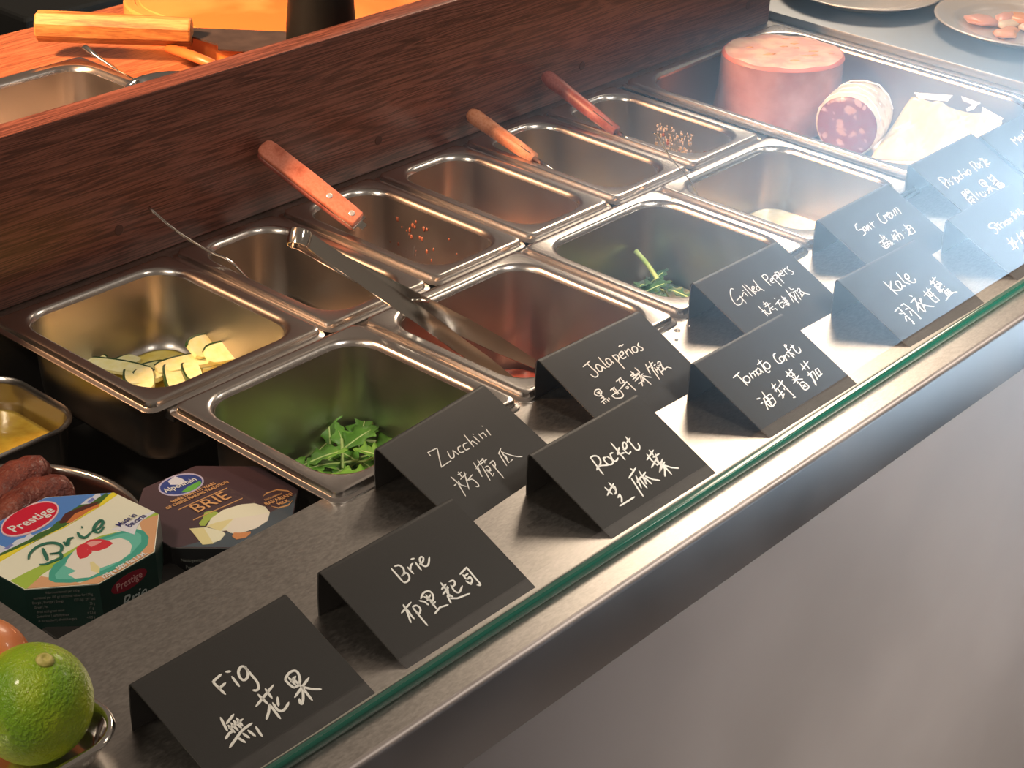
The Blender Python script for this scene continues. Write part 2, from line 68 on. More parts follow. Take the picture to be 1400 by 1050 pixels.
LID_GREEN = [
  ('sky', '-32,55.4 -10.6,53.7 20.3,49.3 50.7,21 37.5,20 7.3,19.3 -12.7,21 -35,21.5 -57.5,20.8'),
  ('peak', '27.7,25.7 35.2,27.8 37.6,27.1 42.3,28.1 43.9,26.5 41.3,22.2 36.1,19.4 18.4,19'),
  ('peakblue', '31.9,24.9 38,26.5 37.5,23.5 32.8,22.5'),
  ('peak', '-36.9,28.4 -30,28.1 -29.4,21.8 -20.7,24.8 -15.8,22.9 -11.2,24.7 -11.4,19.3 -28,18.9 -43.5,19.6'),
  ('peakblue', '-31.2,23 -25.1,23.9 -25,21.6 -30.2,20.7'),
  ('tree', '-16.2,18.9 -8.7,20.3 -0.6,18.8 7.5,21.9 10.2,20.6 15.7,25 19.3,24.9 27.7,25.7 32.4,22 40.4,23.4 46.5,23.7 46.5,20.2 36.1,17.1 4.8,13.9 -17.9,14.4 -38.3,17.1 -35.8,20.4'),
  ('yellow', '-55.3,17.9 -37.5,18.2 -17,15.5 5.7,12.7 36.1,17.1 47.5,21.3 50.6,20.9 50.7,17 37,14.7 10.2,13.6 -13,14.8 -41.2,13.3 -58.5,13.6'),
  ('roof', '6.8,19.9 15.7,25 19.8,24.3 30,22.7 38,19.3 33.7,17.8 18.4,19 9.8,16.5 7,17.8'),
  ('chalet', '9.3,16 19.4,20.2 27.7,18.6 36.1,17.1 33.3,14.8 25.4,15.8 18.9,14.9 10.7,14.2'),
  ('grass', '-51,-7.6 -37.1,-8 -20.8,-10.1 -1.2,-9.7 12.2,-11.6 20.8,-16.1 0.6,-14.3 -20.3,-15.1 -35.2,-16.8 -48.4,-22.4 -50.9,-21.1'),
  ('board', '49.5,-21.8 21.5,-50.3 -20.9,-50.5 -50.7,-22 -36,-17.9 -26.9,-41.2 -7.6,-46.5 22.2,-42.4 37.2,-17.2 43.7,-17.6'),
  ('grass', '49.9,-15.7 49.7,-21.5 37.2,-17.2 41,-15.2'),
  ('plate', '-35.8,-24.4 -30.7,-18.5 -24.2,-14.3 -15.1,-13.2 -2.9,-11.8 10.9,-13.2 22.6,-17.4 30.3,-21.9 31.7,-28.2 28.9,-35.8 23.1,-41.4 14.2,-45.1 0.1,-46.1 -11.5,-45.6 -22.6,-42.6 -30.4,-36.6 -35.4,-29.5'),
  ('platein', '-30.3,-23.1 -19.4,-18.5 -6.4,-16 8.6,-15.9 20.8,-19.5 28,-24.5 28,-30.1 22.6,-36.4 11,-41 -4.3,-42.5 -18.9,-40.2 -27.9,-33.6 -32.5,-27'),
  ('cheese', '-25.7,-29.2 -20.4,-29.8 -21,-20.5 -15.9,-16.5 -6.4,-11.6 1.6,-19.9 10.9,-18.9 18.1,-22.7 19,-29.5 16.6,-35.1 10.6,-40.4 1.8,-41.9 -10.4,-38.7 -13.7,-41.7 -19.7,-41.2 -25.9,-35.6'),
  ('cut', '-9.7,-29 -8.1,-29.9 -9.9,-38.2 -13.8,-42.3 -15.1,-36.7'),
  ('fig', '-5.1,-11.1 -1.2,-9.7 1.9,-11.5 -2,-17.4 -1.9,-21.9 -8,-23.6 -11.1,-21.8 -9.2,-16.7'),
  ('fig', '1,-10.4 5.9,-10.1 10,-14.3 11.8,-20 11.6,-24.2 6.5,-25.2 1.2,-23.8 -2.4,-19.1'),
  ('figlight', '1.9,-11.5 5.8,-12.6 9.5,-17.1 6.9,-18 1.1,-17.1'),
  ('banner', '20.8,-11.6 49.9,-15.7 49.3,-18 38.2,-18.4 31.9,-21.7 25.5,-26.9 24.4,-19.8 22.6,-15.1'),
  ('ovalrim', '18.5,34.7 16.4,31.6 13.5,28.8 9.8,26.5 5.6,24.6 1.1,23.4 -3.5,22.9 -8,23.1 -12.1,23.9 -15.7,25.4 -18.6,27.4 -20.6,29.9 -21.6,32.8 -21.7,35.8 -20.7,39 -18.8,42 -16,44.8 -12.4,47.2 -8.3,49.1 -3.7,50.4 0.9,51 5.5,51 9.8,50.1 13.5,48.7 16.5,46.6 18.5,44 19.6,41 19.6,37.9'),
  ('oval', '17.5,34.8 15.7,32.1 13,29.6 9.5,27.5 5.6,25.9 1.4,24.9 -3,24.4 -7.3,24.6 -11.2,25.4 -14.6,26.7 -17.4,28.5 -19.4,30.8 -20.5,33.3 -20.6,36.1 -19.8,38.9 -18,41.5 -15.4,44 -12.1,46.1 -8.2,47.8 -4,49 0.4,49.5 4.8,49.4 8.8,48.6 12.4,47.3 15.3,45.4 17.3,43.1 18.4,40.5 18.5,37.6'),
]
LID_DARK = [
  ('slate', '48.3,-23 26.7,-46.3 15.2,-60.9 -9.8,-67.4 -29.1,-51 -53,-22.8 -41.5,-25.4 -24.9,-29.9 -8.4,-30.2 9.3,-31.5 24.7,-30.2 37.7,-26.3'),
  ('ovalw', '13.3,31 11.4,28.5 8.8,26.5 5.9,24.9 2.6,23.9 -0.9,23.6 -4.3,23.9 -7.6,24.8 -10.4,26.2 -12.8,28.2 -14.7,30.6 -15.8,33.2 -16.1,36.1 -15.7,38.9 -14.6,41.6 -12.7,44.1 -10.3,46.2 -7.3,47.8 -4,48.8 -0.5,49.2 2.9,49 6.2,48.1 9.2,46.6 11.7,44.6 13.5,42.2 14.6,39.5 15,36.6 14.5,33.7'),
  ('ovalb', '12.3,31.4 10.6,29.2 8.3,27.5 5.7,26.2 2.7,25.4 -0.5,25.2 -3.6,25.5 -6.6,26.3 -9.3,27.7 -11.6,29.4 -13.3,31.6 -14.4,33.9 -14.8,36.4 -14.6,38.9 -13.6,41.2 -12,43.4 -9.8,45.1 -7.1,46.5 -4.1,47.3 -1,47.6 2.2,47.3 5.3,46.5 8,45.1 10.4,43.3 12.1,41.2 13.2,38.8 13.6,36.2 13.3,33.7'),
  ('peak', '-4.3,45.7 2.7,47.5 4.2,41.8 3.7,35.9 -2,37.1 -5.9,40.9'),
  ('green', '-6.5,28.4 0,30.9 11.2,31.8 9.5,28.2 2.6,25.3 -3.8,25.7'),
  ('lime', '-21,-10.1 -16,-7.1 -10.8,-2 -6.5,-3.1 -4.6,-8 -9.2,-11.6 -15,-12 -20.1,-15 -22.2,-12.9'),
  ('cheeselt', '-19.7,-16.3 -12.2,-10.7 -0.6,-7.8 11.6,-10.4 18.5,-15 20.7,-23.2 18.7,-30.5 11.3,-37.4 1.2,-39.5 -8.7,-37.7 -14,-32.6 -13.9,-28.8 -17,-26.8 -19.1,-19.9'),
  ('cut', '-2,-20.6 -17,-26.8 -20,-16.1 -13.1,-16.8'),
  ('rind', '-2,-20.6 3.8,-24.1 12,-28.1 18.5,-30.2 11.3,-37.4 1.2,-39.5 -8.7,-37.7 -13.3,-35.3 -13.9,-28.8'),
  ('wedge', '-29.1,-11.2 -20.8,-17.2 -16.4,-28.4 -17,-31.7 -23.4,-35.2 -30.1,-34.4 -34.5,-31.7'),
  ('cut', '-29.1,-11.2 -22.3,-16.8 -29.1,-35.4 -34.5,-31.7'),
  ('nut', '-15.8,-36.7 -12.4,-34.1 -9.3,-37.2 -4.1,-40.2 -5.4,-41.9 -10.6,-43.7 -16.1,-41.3'),
  ('gold', '-20.3,12.2 18.2,12.4 17.6,11.7 -20.8,11.5'),
  ('gold', '-21.3,-4.3 17.2,-4.7 16.6,-5.4 -21.8,-5'),
  ('gold', '27.4,-12.3 31.9,-10.3 39.7,-11.6 43.8,-17.6 43.1,-23.2 43.2,-18.3 39.1,-12.4 31.6,-11.3'),
  ('gold', '23.9,-25.3 26,-29.8 32.4,-31.5 39.1,-28.7 31.9,-32.7 25.4,-30.6'),
]
BRIE_SCRIPT = '-29.1,1.8 -25.3,5.5 -18.2,8.2 -12,6.7 -8.9,2.6 -9,-2.7 -13.5,-6.7 -18.4,-3.6;-17,4.5 -21,-3.4 -23.3,-8;-18.4,-3.6 -14.4,-7.7 -16.9,-12 -21.7,-11.1 -26.4,-10.3 -28.9,-7.7;-5.3,0.1 -6.1,-4.3 -1.7,-0.1 1.4,-0.8;6.3,1.8 4.5,-2.7 5.4,-6.1 10.4,-4.7;11.2,4.4 11.8,4;10.8,-4.2 17.1,-4.6 22.1,-2 23,1.4 17.6,-0.6 13.5,-4.3 14,-8.3 19.9,-5.9'
# ---------------------------------------------------------------- helpers
random.seed(7)
def at(u, v, z):
    """point at height z (mm) that the photograph shows at pixel u, v"""
    d = _F*_f + _R*(u-700) - _U*(v-525)
    return _O + d*((z-_O.z)/d.z)
def tag(o, label, cat, group=None):
    o['label'] = label; o['category'] = cat
    if group: o['group'] = group
    return o
def thing(name, label, cat, loc=(0, 0, 0), rz=0.0, group=None):
    o = bpy.data.objects.new(name, None); C.objects.link(o); o.empty_display_size = 0.02
    o.location = Vector(loc)*K; o.rotation_euler = (0, 0, rz)
    return tag(o, label, cat, group)
def mesh(name, V, F, m, parent=None, smooth=False, mi=None, loc=None, off=None, auto=None):
    me = bpy.data.meshes.new(name)
    if off is not None: V = [Vector(v)-Vector(off) for v in V]
    me.from_pydata([tuple(c*K for c in v) for v in V], [], F)
    for x in (m if isinstance(m, (list, tuple)) else [m]): me.materials.append(x)
    if mi: me.polygons.foreach_set('material_index', mi)
    bm = bmesh.new(); bm.from_mesh(me); bmesh.ops.recalc_face_normals(bm, faces=bm.faces)
    if auto is not None:
        for f in bm.faces: f.smooth = True
        for e in bm.edges:
            if len(e.link_faces) == 2 and e.calc_face_angle(0) > math.radians(auto): e.smooth = False
    elif smooth:
        for f in bm.faces: f.smooth = True
    bm.to_mesh(me); bm.free()
    o = bpy.data.objects.new(name, me); C.objects.link(o)
    if parent: o.parent = parent
    if loc is not None: o.location = Vector(loc)*K
    return o
def rr(w, l, inset, r, n=6, cx=0, cy=0):
    hx, hy = w/2-inset, l/2-inset; r = min(r, hx-.5, hy-.5); P = []
    for k, (sx, sy) in enumerate(((1, 1), (-1, 1), (-1, -1), (1, -1))):
        for i in range(n+1):
            a = k*math.pi/2+math.pi/2*i/n
            P.append((cx+sx*(hx-r)+r*math.cos(a), cy+sy*(hy-r)+r*math.sin(a)))
    return P
def loft(rings, cap0=False, cap1=False, close=False):
    n = len(rings[0]); V = [p for r in rings for p in r]; F = []
    m = len(rings); R = range(m if close else m-1)
    for i in R:
        j = (i+1) % m
        for k in range(n): F.append((i*n+k, i*n+(k+1) % n, j*n+(k+1) % n, j*n+k))
    if cap0: F.append(tuple(range(n))[::-1])
    if cap1: F.append(tuple((m-1)*n+k for k in range(n)))
    return V, F
class M:
    def __init__(s): s.V = []; s.F = []; s.I = []
    def add(s, V, F, mi=0, tf=None):
        b = len(s.V); s.V += [tf(Vector(v)) if tf else v for v in V]
        s.F += [tuple(b+i for i in f) for f in F]; s.I += [mi]*len(F); return s
    def box(s, x0, x1, y0, y1, z0, z1, mi=0, b=0.0, tf=None):
        if b <= 0:
            V = [(x, y, z) for x in (x0, x1) for y in (y0, y1) for z in (z0, z1)]
            F = [(0, 1, 3, 2), (4, 6, 7, 5), (0, 4, 5, 1), (2, 3, 7, 6), (0, 2, 6, 4), (1, 5, 7, 3)]
            return s.add(V, F, mi, tf)
        w, l = x1-x0, y1-y0; cx, cy = (x0+x1)/2, (y0+y1)/2
        R = []
        for ins, z in ((b, z0), (b*.3, z0+b*.3), (0, z0+b), (0, z1-b), (b*.3, z1-b*.3), (b, z1)):
            R.append([(x, y, z) for x, y in rr(w, l, ins, b, 3, cx, cy)])
        return s.add(*loft(R, True, True), mi, tf)
    def build(s, name, m, parent=None, **k): return mesh(name, s.V, s.F, m, parent, mi=s.I, **k)
def tube(P, r, seg=10, flat=None, up=(0, 0, 1), caps=True):
    """P points; r radius or list of (a,b) half sizes in side/up directions"""
    P = [Vector(p) for p in P]; R = []
    for i, p in enumerate(P):
        d = (P[min(i+1, len(P)-1)]-P[max(i-1, 0)]).normalized(); s = d.cross(Vector(up))
        if s.length < 1e-4: s = d.cross(Vector((1, 0, 0)))
        s.normalize(); t = s.cross(d)
        ri = r[i] if isinstance(r, (list, tuple)) else r
        a, b = ri if isinstance(ri, (list, tuple)) else (ri, ri)
        if flat: # rounded rectangle section
            q = rr(2*a, 2*b, 0, min(a, b)*flat, 2)
            R.append([p+s*x+t*y for x, y in q])
        else: R.append([p+s*a*math.cos(2*math.pi*k/seg)+t*b*math.sin(2*math.pi*k/seg) for k in range(seg)])
    return loft(R, caps, caps)
def lathe(prof, seg=48, sx=1.0, sy=1.0, c=(0, 0)):
    V = []; F = []; n = len(prof)
    R = [[(c[0]+r*sx*math.cos(2*math.pi*k/seg), c[1]+r*sy*math.sin(2*math.pi*k/seg), z) for k in range(seg)] for r, z in prof]
    return loft(R, prof[0][0] > 0, prof[-1][0] > 0)
def catmull(P, n=4):
    if len(P) < 3: return [Vector(p) for p in P]
    P = [Vector(p) for p in P]; Q = [2*P[0]-P[1]]+P+[2*P[-1]-P[-2]]; o = []
    for i in range(1, len(Q)-2):
        for k in range(n):
            t = k/n; a, b, c, d = Q[i-1], Q[i], Q[i+1], Q[i+2]
            o.append(.5*((2*b)+(c-a)*t+(2*a-5*b+4*c-d)*t*t+(3*b-a-3*c+d)*t**3))
    return o+[P[-1]]
def parse(s): return [[tuple(map(float, q.split(','))) for q in t.split()] for t in s.split(';')]
# ---------------------------------------------------------------- materials
def mat(name, col, rough=.5, metal=0.0, col2=None, scale=60, stretch=(1, 1, 1), bump=0.0, bscale=None, spec=.5, detail=4, coat=0.0,
        trans=0.0, sss=0.0, ssc=(1, .3, .2), ramp=(.35, .65), rvar=0.0, dist=0.0, bstretch=None, bdist=.0005, sheen=0):
    m = bpy.data.materials.new(name); m.use_nodes = True; nt = m.node_tree; N = nt.nodes; L = nt.links; b = N['Principled BSDF']
    b.inputs['Base Color'].default_value = (*col, 1); b.inputs['Roughness'].default_value = rough; b.inputs['Metallic'].default_value = metal
    b.inputs['Specular IOR Level'].default_value = spec; b.inputs['Coat Weight'].default_value = coat; b.inputs['Coat Roughness'].default_value = .08
    b.inputs['Transmission Weight'].default_value = trans
    if sss: b.inputs['Subsurface Weight'].default_value = sss; b.inputs['Subsurface Radius'].default_value = ssc; b.inputs['Subsurface Scale'].default_value = .004
    tc = N.new('ShaderNodeTexCoord')
    def noise(sc, st, det, di=0.0):
        mp = N.new('ShaderNodeMapping'); mp.inputs['Scale'].default_value = st; L.new(tc.outputs['Object'], mp.inputs[0])
        n = N.new('ShaderNodeTexNoise'); n.inputs['Scale'].default_value = sc; n.inputs['Detail'].default_value = det; n.inputs['Distortion'].default_value = di
        L.new(mp.outputs[0], n.inputs['Vector']); return n
    if col2 or rvar:
        n = noise(scale, stretch, detail, dist)
        if col2:
            r = N.new('ShaderNodeValToRGB'); r.color_ramp.elements[0].position = ramp[0]; r.color_ramp.elements[1].position = ramp[1]
            r.color_ramp.elements[0].color = (*col, 1); r.color_ramp.elements[1].color = (*col2, 1)
            L.new(n.outputs[0], r.inputs[0]); L.new(r.outputs[0], b.inputs['Base Color'])
        if rvar:
            q = N.new('ShaderNodeMapRange'); q.inputs[1].default_value = .3; q.inputs[2].default_value = .7
            q.inputs[3].default_value = max(0, rough-rvar); q.inputs[4].default_value = rough+rvar
            L.new(n.outputs[0], q.inputs[0]); L.new(q.outputs[0], b.inputs['Roughness'])
    if bump:
        n = noise(bscale or scale, bstretch or stretch, 3)
        u = N.new('ShaderNodeBump'); u.inputs['Strength'].default_value = bump; u.inputs['Distance'].default_value = bdist
        L.new(n.outputs[0], u.inputs['Height']); L.new(u.outputs[0], b.inputs['Normal'])
    return m
STEEL = mat('pan_steel', (.47, .44, .415), .33, 1, rvar=.04, scale=30)
RIM = mat('rim_steel', (.62, .58, .55), .25, 1)
COUNTER = mat('counter_steel', (.46, .435, .41), .35, 1, col2=(.56, .53, .50), scale=300, stretch=(1, 2.5, 2.5), rvar=.04, bump=.10, bscale=700, bstretch=(1, 2.2, 2.2), detail=8, bdist=.0001)
FASCIA = mat('fascia_steel', (.42, .385, .37), .42, 1, col2=(.50, .46, .44), scale=9, rvar=.06, bump=.03, bscale=500)
PANEL = mat('panel_steel', (.30, .275, .265), .50, .55, col2=(.36, .33, .32), scale=4, rvar=.05)
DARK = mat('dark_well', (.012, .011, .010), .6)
POLISH = mat('polished_steel', (.72, .69, .66), .12, 1, bump=.02, bscale=200)
TONG = mat('tongs_steel', (.66, .62, .57), .13, 1)
BOARD = None
def wood(name, c1, c2, c3, sc=26, stretch=(1, 14, 14), rough=.42, rot=(0, 0, 0), rings=2.2):
    m = bpy.data.materials.new(name); m.use_nodes = True; nt = m.node_tree; N = nt.nodes; L = nt.links; b = N['Principled BSDF']
    tc = N.new('ShaderNodeTexCoord'); mp = N.new('ShaderNodeMapping'); mp.vector_type = 'TEXTURE'; mp.inputs['Scale'].default_value = [1/q for q in stretch]; mp.inputs['Rotation'].default_value = rot
    L.new(tc.outputs['Object'], mp.inputs[0])
    n1 = N.new('ShaderNodeTexNoise'); n1.inputs['Scale'].default_value = sc*.22; n1.inputs['Detail'].default_value = 2; n1.inputs['Distortion'].default_value = .4
    n2 = N.new('ShaderNodeTexNoise'); n2.inputs['Scale'].default_value = sc*3; n2.inputs['Detail'].default_value = 6
    L.new(mp.outputs[0], n1.inputs['Vector']); L.new(mp.outputs[0], n2.inputs['Vector'])
    mu = N.new('ShaderNodeMath'); mu.operation = 'MULTIPLY'; mu.inputs[1].default_value = 26*rings; L.new(n1.outputs[0], mu.inputs[0])
    si = N.new('ShaderNodeMath'); si.operation = 'SINE'; L.new(mu.outputs[0], si.inputs[0])
    ma = N.new('ShaderNodeMath'); ma.operation = 'MULTIPLY_ADD'; ma.inputs[1].default_value = .22; ma.inputs[2].default_value = 0
    L.new(si.outputs[0], ma.inputs[0])
    ad = N.new('ShaderNodeMath'); ad.operation = 'ADD'; L.new(ma.outputs[0], ad.inputs[0]); L.new(n2.outputs[0], ad.inputs[1])
    r = N.new('ShaderNodeValToRGB'); e = r.color_ramp.elements; e[0].position = .22; e[1].position = .80; e[0].color = (*c1, 1); e[1].color = (*c3, 1)
    x = e.new(.5); x.color = (*c2, 1); L.new(ad.outputs[0], r.inputs[0]); L.new(r.outputs[0], b.inputs['Base Color'])
    b.inputs['Roughness'].default_value = rough
    u = N.new('ShaderNodeBump'); u.inputs['Strength'].default_value = .25; u.inputs['Distance'].default_value = .0004
    L.new(ad.outputs[0], u.inputs['Height']); L.new(u.outputs[0], b.inputs['Normal'])
    return m
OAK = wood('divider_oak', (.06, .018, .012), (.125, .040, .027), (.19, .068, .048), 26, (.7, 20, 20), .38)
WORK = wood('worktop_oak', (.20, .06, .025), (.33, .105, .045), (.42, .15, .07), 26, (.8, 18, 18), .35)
HAND = wood('handle_wood', (.40, .10, .055), (.52, .15, .09), (.60, .20, .13), 60, (3, 3, 3), .55, rings=.6)
HANDDARK = wood('handle_wood_dark', (.20, .045, .035), (.26, .065, .05), (.33, .10, .08), 60, (3, 3, 3), .45, rings=.6)
HANDTAN = wood('handle_wood_tan', (.42, .14, .06), (.55, .20, .09), (.65, .28, .15), 60, (3, 3, 3), .5, rings=.6)
KNIFEW = wood('knife_handle_wood', (.24, .085, .02), (.42, .17, .045), (.55, .26, .08), 30, (1, 8, 8), .5, rot=(0, 0, -.82), rings=.8)
CHOP = mat('chopping_board_orange', (.62, .17, .03), .5, col2=(.72, .27, .07), scale=9, ramp=(.45, .60), dist=.6)
CARD = mat('card_black', (.030, .029, .029), .42, spec=.45, bump=.35, bscale=1500, bdist=.00015)
CHALK = mat('white_marker', (.95, .94, .91), .6)
CHALKTHIN = mat('pale_marker', (.80, .78, .75), .6)
# ---------------------------------------------------------------- the counter
counter = thing('serving_counter', 'brushed steel serving counter with a long opening that holds the food pans', 'counter', (400, -240, -900))
CO = (400, -240, -900)
def cpart(name, m_, mt, **k): return m_.build(name, mt, counter, off=CO, **k)
OX0, OX1, OY0, OY1 = -187, 989, -150, 175
xs = [-640, OX0, OX1, 1700]; ys = [-334, OY0, OY1, 250]
V = [(x, y, z) for z in (-6, -8) for y in ys for x in xs]; F = []
for i in range(3):
    for j in range(3):
        if i == 1 and j == 1: continue
        a = j*4+i; F.append((a, a+1, a+5, a+4)); F.append(tuple(16+k for k in (a, a+4, a+5, a+1)))
for (p, q) in [(0, 1), (1, 2), (2, 3)]:
    F.append((p, p+16, q+16, q)); F.append((12+p, 12+q, 28+q, 28+p)); F.append((4*p, 4*q, 4*q+16, 4*p+16)); F.append((4*p+3, 4*p+19, 4*q+19, 4*q+3))
for (p, q) in [(5, 6), (6, 10), (10, 9), (9, 5)]: F.append((p, q, q+16, p+16))
mt_ = M().add(V, F); cpart('countertop', mt_, COUNTER)
# rounded front edge + fascia
pr = [(-334, -6), (-335.6, -6.2), (-337, -7), (-337.8, -8.4), (-338, -10), (-338, -56), (-337.6, -57), (-336, -57), (-336, -10.5), (-334, -8)]
R = [[(x, y, z) for y, z in pr] for x in (-640, 1700)]
m_ = M().add(*loft(R, True, True)); cpart('fascia', m_, FASCIA, auto=50)
m_ = M().box(-640, 1700, -336.5, -331, -900, -57); cpart('front_panel', m_, PANEL)
# well under the opening
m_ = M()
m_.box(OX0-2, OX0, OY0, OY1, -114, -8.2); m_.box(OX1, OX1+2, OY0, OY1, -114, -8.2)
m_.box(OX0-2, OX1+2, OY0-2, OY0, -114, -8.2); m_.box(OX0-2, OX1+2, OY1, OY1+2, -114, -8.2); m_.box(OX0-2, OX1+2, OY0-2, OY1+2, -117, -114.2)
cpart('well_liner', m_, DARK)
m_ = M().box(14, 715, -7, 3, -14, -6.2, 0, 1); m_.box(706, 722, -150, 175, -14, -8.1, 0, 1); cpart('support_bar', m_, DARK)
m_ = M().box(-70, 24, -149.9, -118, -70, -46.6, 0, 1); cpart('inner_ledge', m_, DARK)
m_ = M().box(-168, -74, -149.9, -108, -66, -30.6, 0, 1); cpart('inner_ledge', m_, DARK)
# raised worktop to the right
rw = thing('side_worktop', 'raised bluish steel worktop beyond the ham pan, carrying two plates', 'worktop', (1350, 50, -8))
M().box(1004, 1700, -330, 620, -6, 3, 0, 1.2).build('slab', mat('side_steel', (.27, .28, .29), .50, 1), rw, off=(1350, 50, -8), auto=40)
# ---------------------------------------------------------------- glass guard
GL = bpy.data.materials.new('clear_glass'); GL.use_nodes = True; N = GL.node_tree.nodes; L = GL.node_tree.links; N.clear()
o_ = N.new('ShaderNodeOutputMaterial'); mx = N.new('ShaderNodeMixShader'); fr = N.new('ShaderNodeFresnel'); fr.inputs[0].default_value = 1.5
tr = N.new('ShaderNodeBsdfTransparent'); tr.inputs[0].default_value = (.985, .995, .99, 1); gl = N.new('ShaderNodeBsdfGlossy'); gl.inputs['Roughness'].default_value = .0
ge = N.new('ShaderNodeNewGeometry'); iv = N.new('ShaderNodeMath'); iv.operation = 'SUBTRACT'; iv.inputs[0].default_value = 1; L.new(ge.outputs['Backfacing'], iv.inputs[1])
ml = N.new('ShaderNodeMath'); ml.operation = 'MULTIPLY'; L.new(iv.outputs[0], ml.inputs[1]); L.new(fr.outputs[0], ml.inputs[0])
m2 = N.new('ShaderNodeMath'); m2.operation = 'MULTIPLY'; m2.use_clamp = True; m2.inputs[1].default_value = 1.5; L.new(ml.outputs[0], m2.inputs[0]); L.new(m2.outputs[0], mx.inputs[0]); L.new(tr.outputs[0], mx.inputs[1]); L.new(gl.outputs[0], mx.inputs[2]); L.new(mx.outputs[0], o_.inputs[0])
GREEN = mat('green_glass_edge', (.004, .085, .06), .08, spec=.6, coat=.5)
GREENL = mat('pale_glass_edge', (.20, .30, .24), .2)
guard = thing('glass_guard', 'clear upright glass guard with a dark green lower edge along the counter', 'glass guard', (400, -311, -6))
GO = (400, -311, -6)
M().box(-600, 1600, -314.5, -308, -1.5, 620).build('glass_pane', GL, guard, off=GO)
M().box(-600, 1600, -316, -310.2, -6, -.9, 0, .8).build('polished_edge', GREEN, guard, off=GO, auto=40)
M().box(-600, 1600, -310.1, -307.4, -6, -4.0).build('dark_gap_strip', mat('gap_black', (.008, .009, .009), .4), guard, off=GO)  # shade of the gap behind the glass, put in as a black strip
M().box(-600, 1600, -307.3, -305.6, -6, -5.2).build('reflection_line', mat('reflection_pale', (.30, .29, .24), .4), guard, off=GO)  # counter's reflection at the glass foot, painted as a pale strip
# ---------------------------------------------------------------- oak divider board
div = thing('divider_board', 'tall dark oak board standing behind the pans with a bright top edge', 'board', (380, 200, -6))
DO = (380, 200, -6)
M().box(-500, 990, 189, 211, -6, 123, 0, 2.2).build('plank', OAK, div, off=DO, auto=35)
for x, z in ((128, 24), (402, 21), (674, 22), (947, 23)):
    R = [[(x+4.2*math.cos(a*math.pi/8)*s, y, z+4.2*math.sin(a*math.pi/8)*s) for a in range(16)] for y, s in ((190, 1), (188.8, 1), (188.6, .9))]
    M().add(*loft(R, True, True)).build('wood_plug', mat('plug_wood', (.055, .016, .012), .5), div, off=DO)
# ---------------------------------------------------------------- food pans
def pan(x0, x1, y0, y1, depth, label, z=0.0, rimw=15.9, rc=24, group='steel food pans in the counter opening', cat='food pan', name='food_pan'):
    w_, l_ = x1-x0, y1-y0; cx, cy = (x0+x1)/2, (y0+y1)/2; zb = z-depth-1
    t = thing(name, label, cat, (cx, cy, zb), 0, group); h = z-zb
    a = rimw-15.9
    prof = [(0, -6, 9), (0, -5.4, 9), (.6, -5.0, 8.5), (2.7, -4.7, 7), (3.5, -4.1, 6.5), (3.9, -1.7, 6.2), (4.4, -.5, 6), (5.4, 0, 5.5), (7, -.1, 7), (11.2+a, -.1, rc+2.5), (12.8+a, -.5, rc+2), (14.1+a, -1.5, rc+1.2),
            (15.2+a, -3.0, rc+.4), (15.9+a, -5, rc), (14.9+a, -5, rc+1), (14.2+a, -3.4, rc+1.2), (12.4+a, -1.6, rc+1.8), (6.4, -1.3, 6), (5.2, -2.2, 5.5), (4.8, -5.4, 5.5), (2.5, -5.9, 7), (1, -6, 8)]
    R = [[(x, y, h+zz) for x, y in rr(w_, l_, i, r, 9)] for i, zz, r in prof]
    M().add(*loft(R, close=True)).build('rim', RIM, t, auto=38)
    D = depth
    prof = [(15.9+a, -4.9, rc), (17+a, -20, rc), (19+a, -(D-15), rc), (20.2+a, -(D-8), rc), (23+a, -(D-3), rc-3), (29+a, -D, rc-7),
            (28.5+a, -(D+1), rc-7), (22.4+a, -(D-2), rc-3), (19.2+a, -(D-7), rc), (18+a, -(D-15), rc+1), (16+a, -20, rc+1), (15+a, -4.9, rc+1)]
    R = [[(x, y, h+zz) for x, y in rr(w_, l_, i, r, 9)] for i, zz, r in prof]
    n = len(R[0]); V, F = loft(R, close=True)
    F.append(tuple(5*n+k for k in range(n))); F.append(tuple(6*n+k for k in range(n))[::-1])
    F = [f for f in F if not (len(f) == 4 and min(f) >= 5*n and max(f) < 7*n and len({i//n for i in f}) == 2 and {i//n for i in f} == {5, 6})]
    M().add(V, F).build('basin', STEEL, t, auto=50)
    return t
def pool(name, label, cat, x0, x1, y0, y1, z, ins, rc, m_, amp=1.5, seed=0, floor=None, group=None, freq=.06):
    """food filling the bottom of a pan: an uneven top and a skirt down to the floor"""
    rnd = random.Random(seed); ph = [rnd.uniform(0, 6.28) for _ in range(8)]
    f = lambda x, y: amp*(math.sin(x*freq+ph[0])*math.cos(y*freq*1.2+ph[1])+.6*math.sin(x*freq*2.1+ph[2]+y*freq)+.4*math.sin(y*freq*3.3+ph[3]-x*freq*1.4))
    w_, l_ = x1-x0, y1-y0; cx, cy = (x0+x1)/2, (y0+y1)/2; fl = floor if floor is not None else z-6
    V = []; F = []; n = 28*2
    base = rr(w_, l_, ins, rc, 13); n = len(base); rings = []
    rings.append([(x, y, fl+.1) for x, y in rr(w_, l_, ins+9, rc-5, 13)]); rings.append([(x, y, z-.3) for x, y in base])
    for s in (.96, .85, .7, .55, .4, .25, .12): rings.append([(x*s, y*s, z+f(x*s+cx, y*s+cy)*min(1, (1-s)*5)) for x, y in base])
    V, F = loft(rings, True, True)
    V = [(x, y, zz-fl) for x, y, zz in V]
    o = mesh(name, V, F, m_, smooth=True, loc=(cx, cy, fl)); tag(o, label, cat, group); return o
Z0 = 162.3
PZ = (0, Z0, 0, 177.5); PB = [(Z0+i*109.0+.6, Z0+(i+1)*109.0-.6, 0.0, 177.5) for i in range(5)]
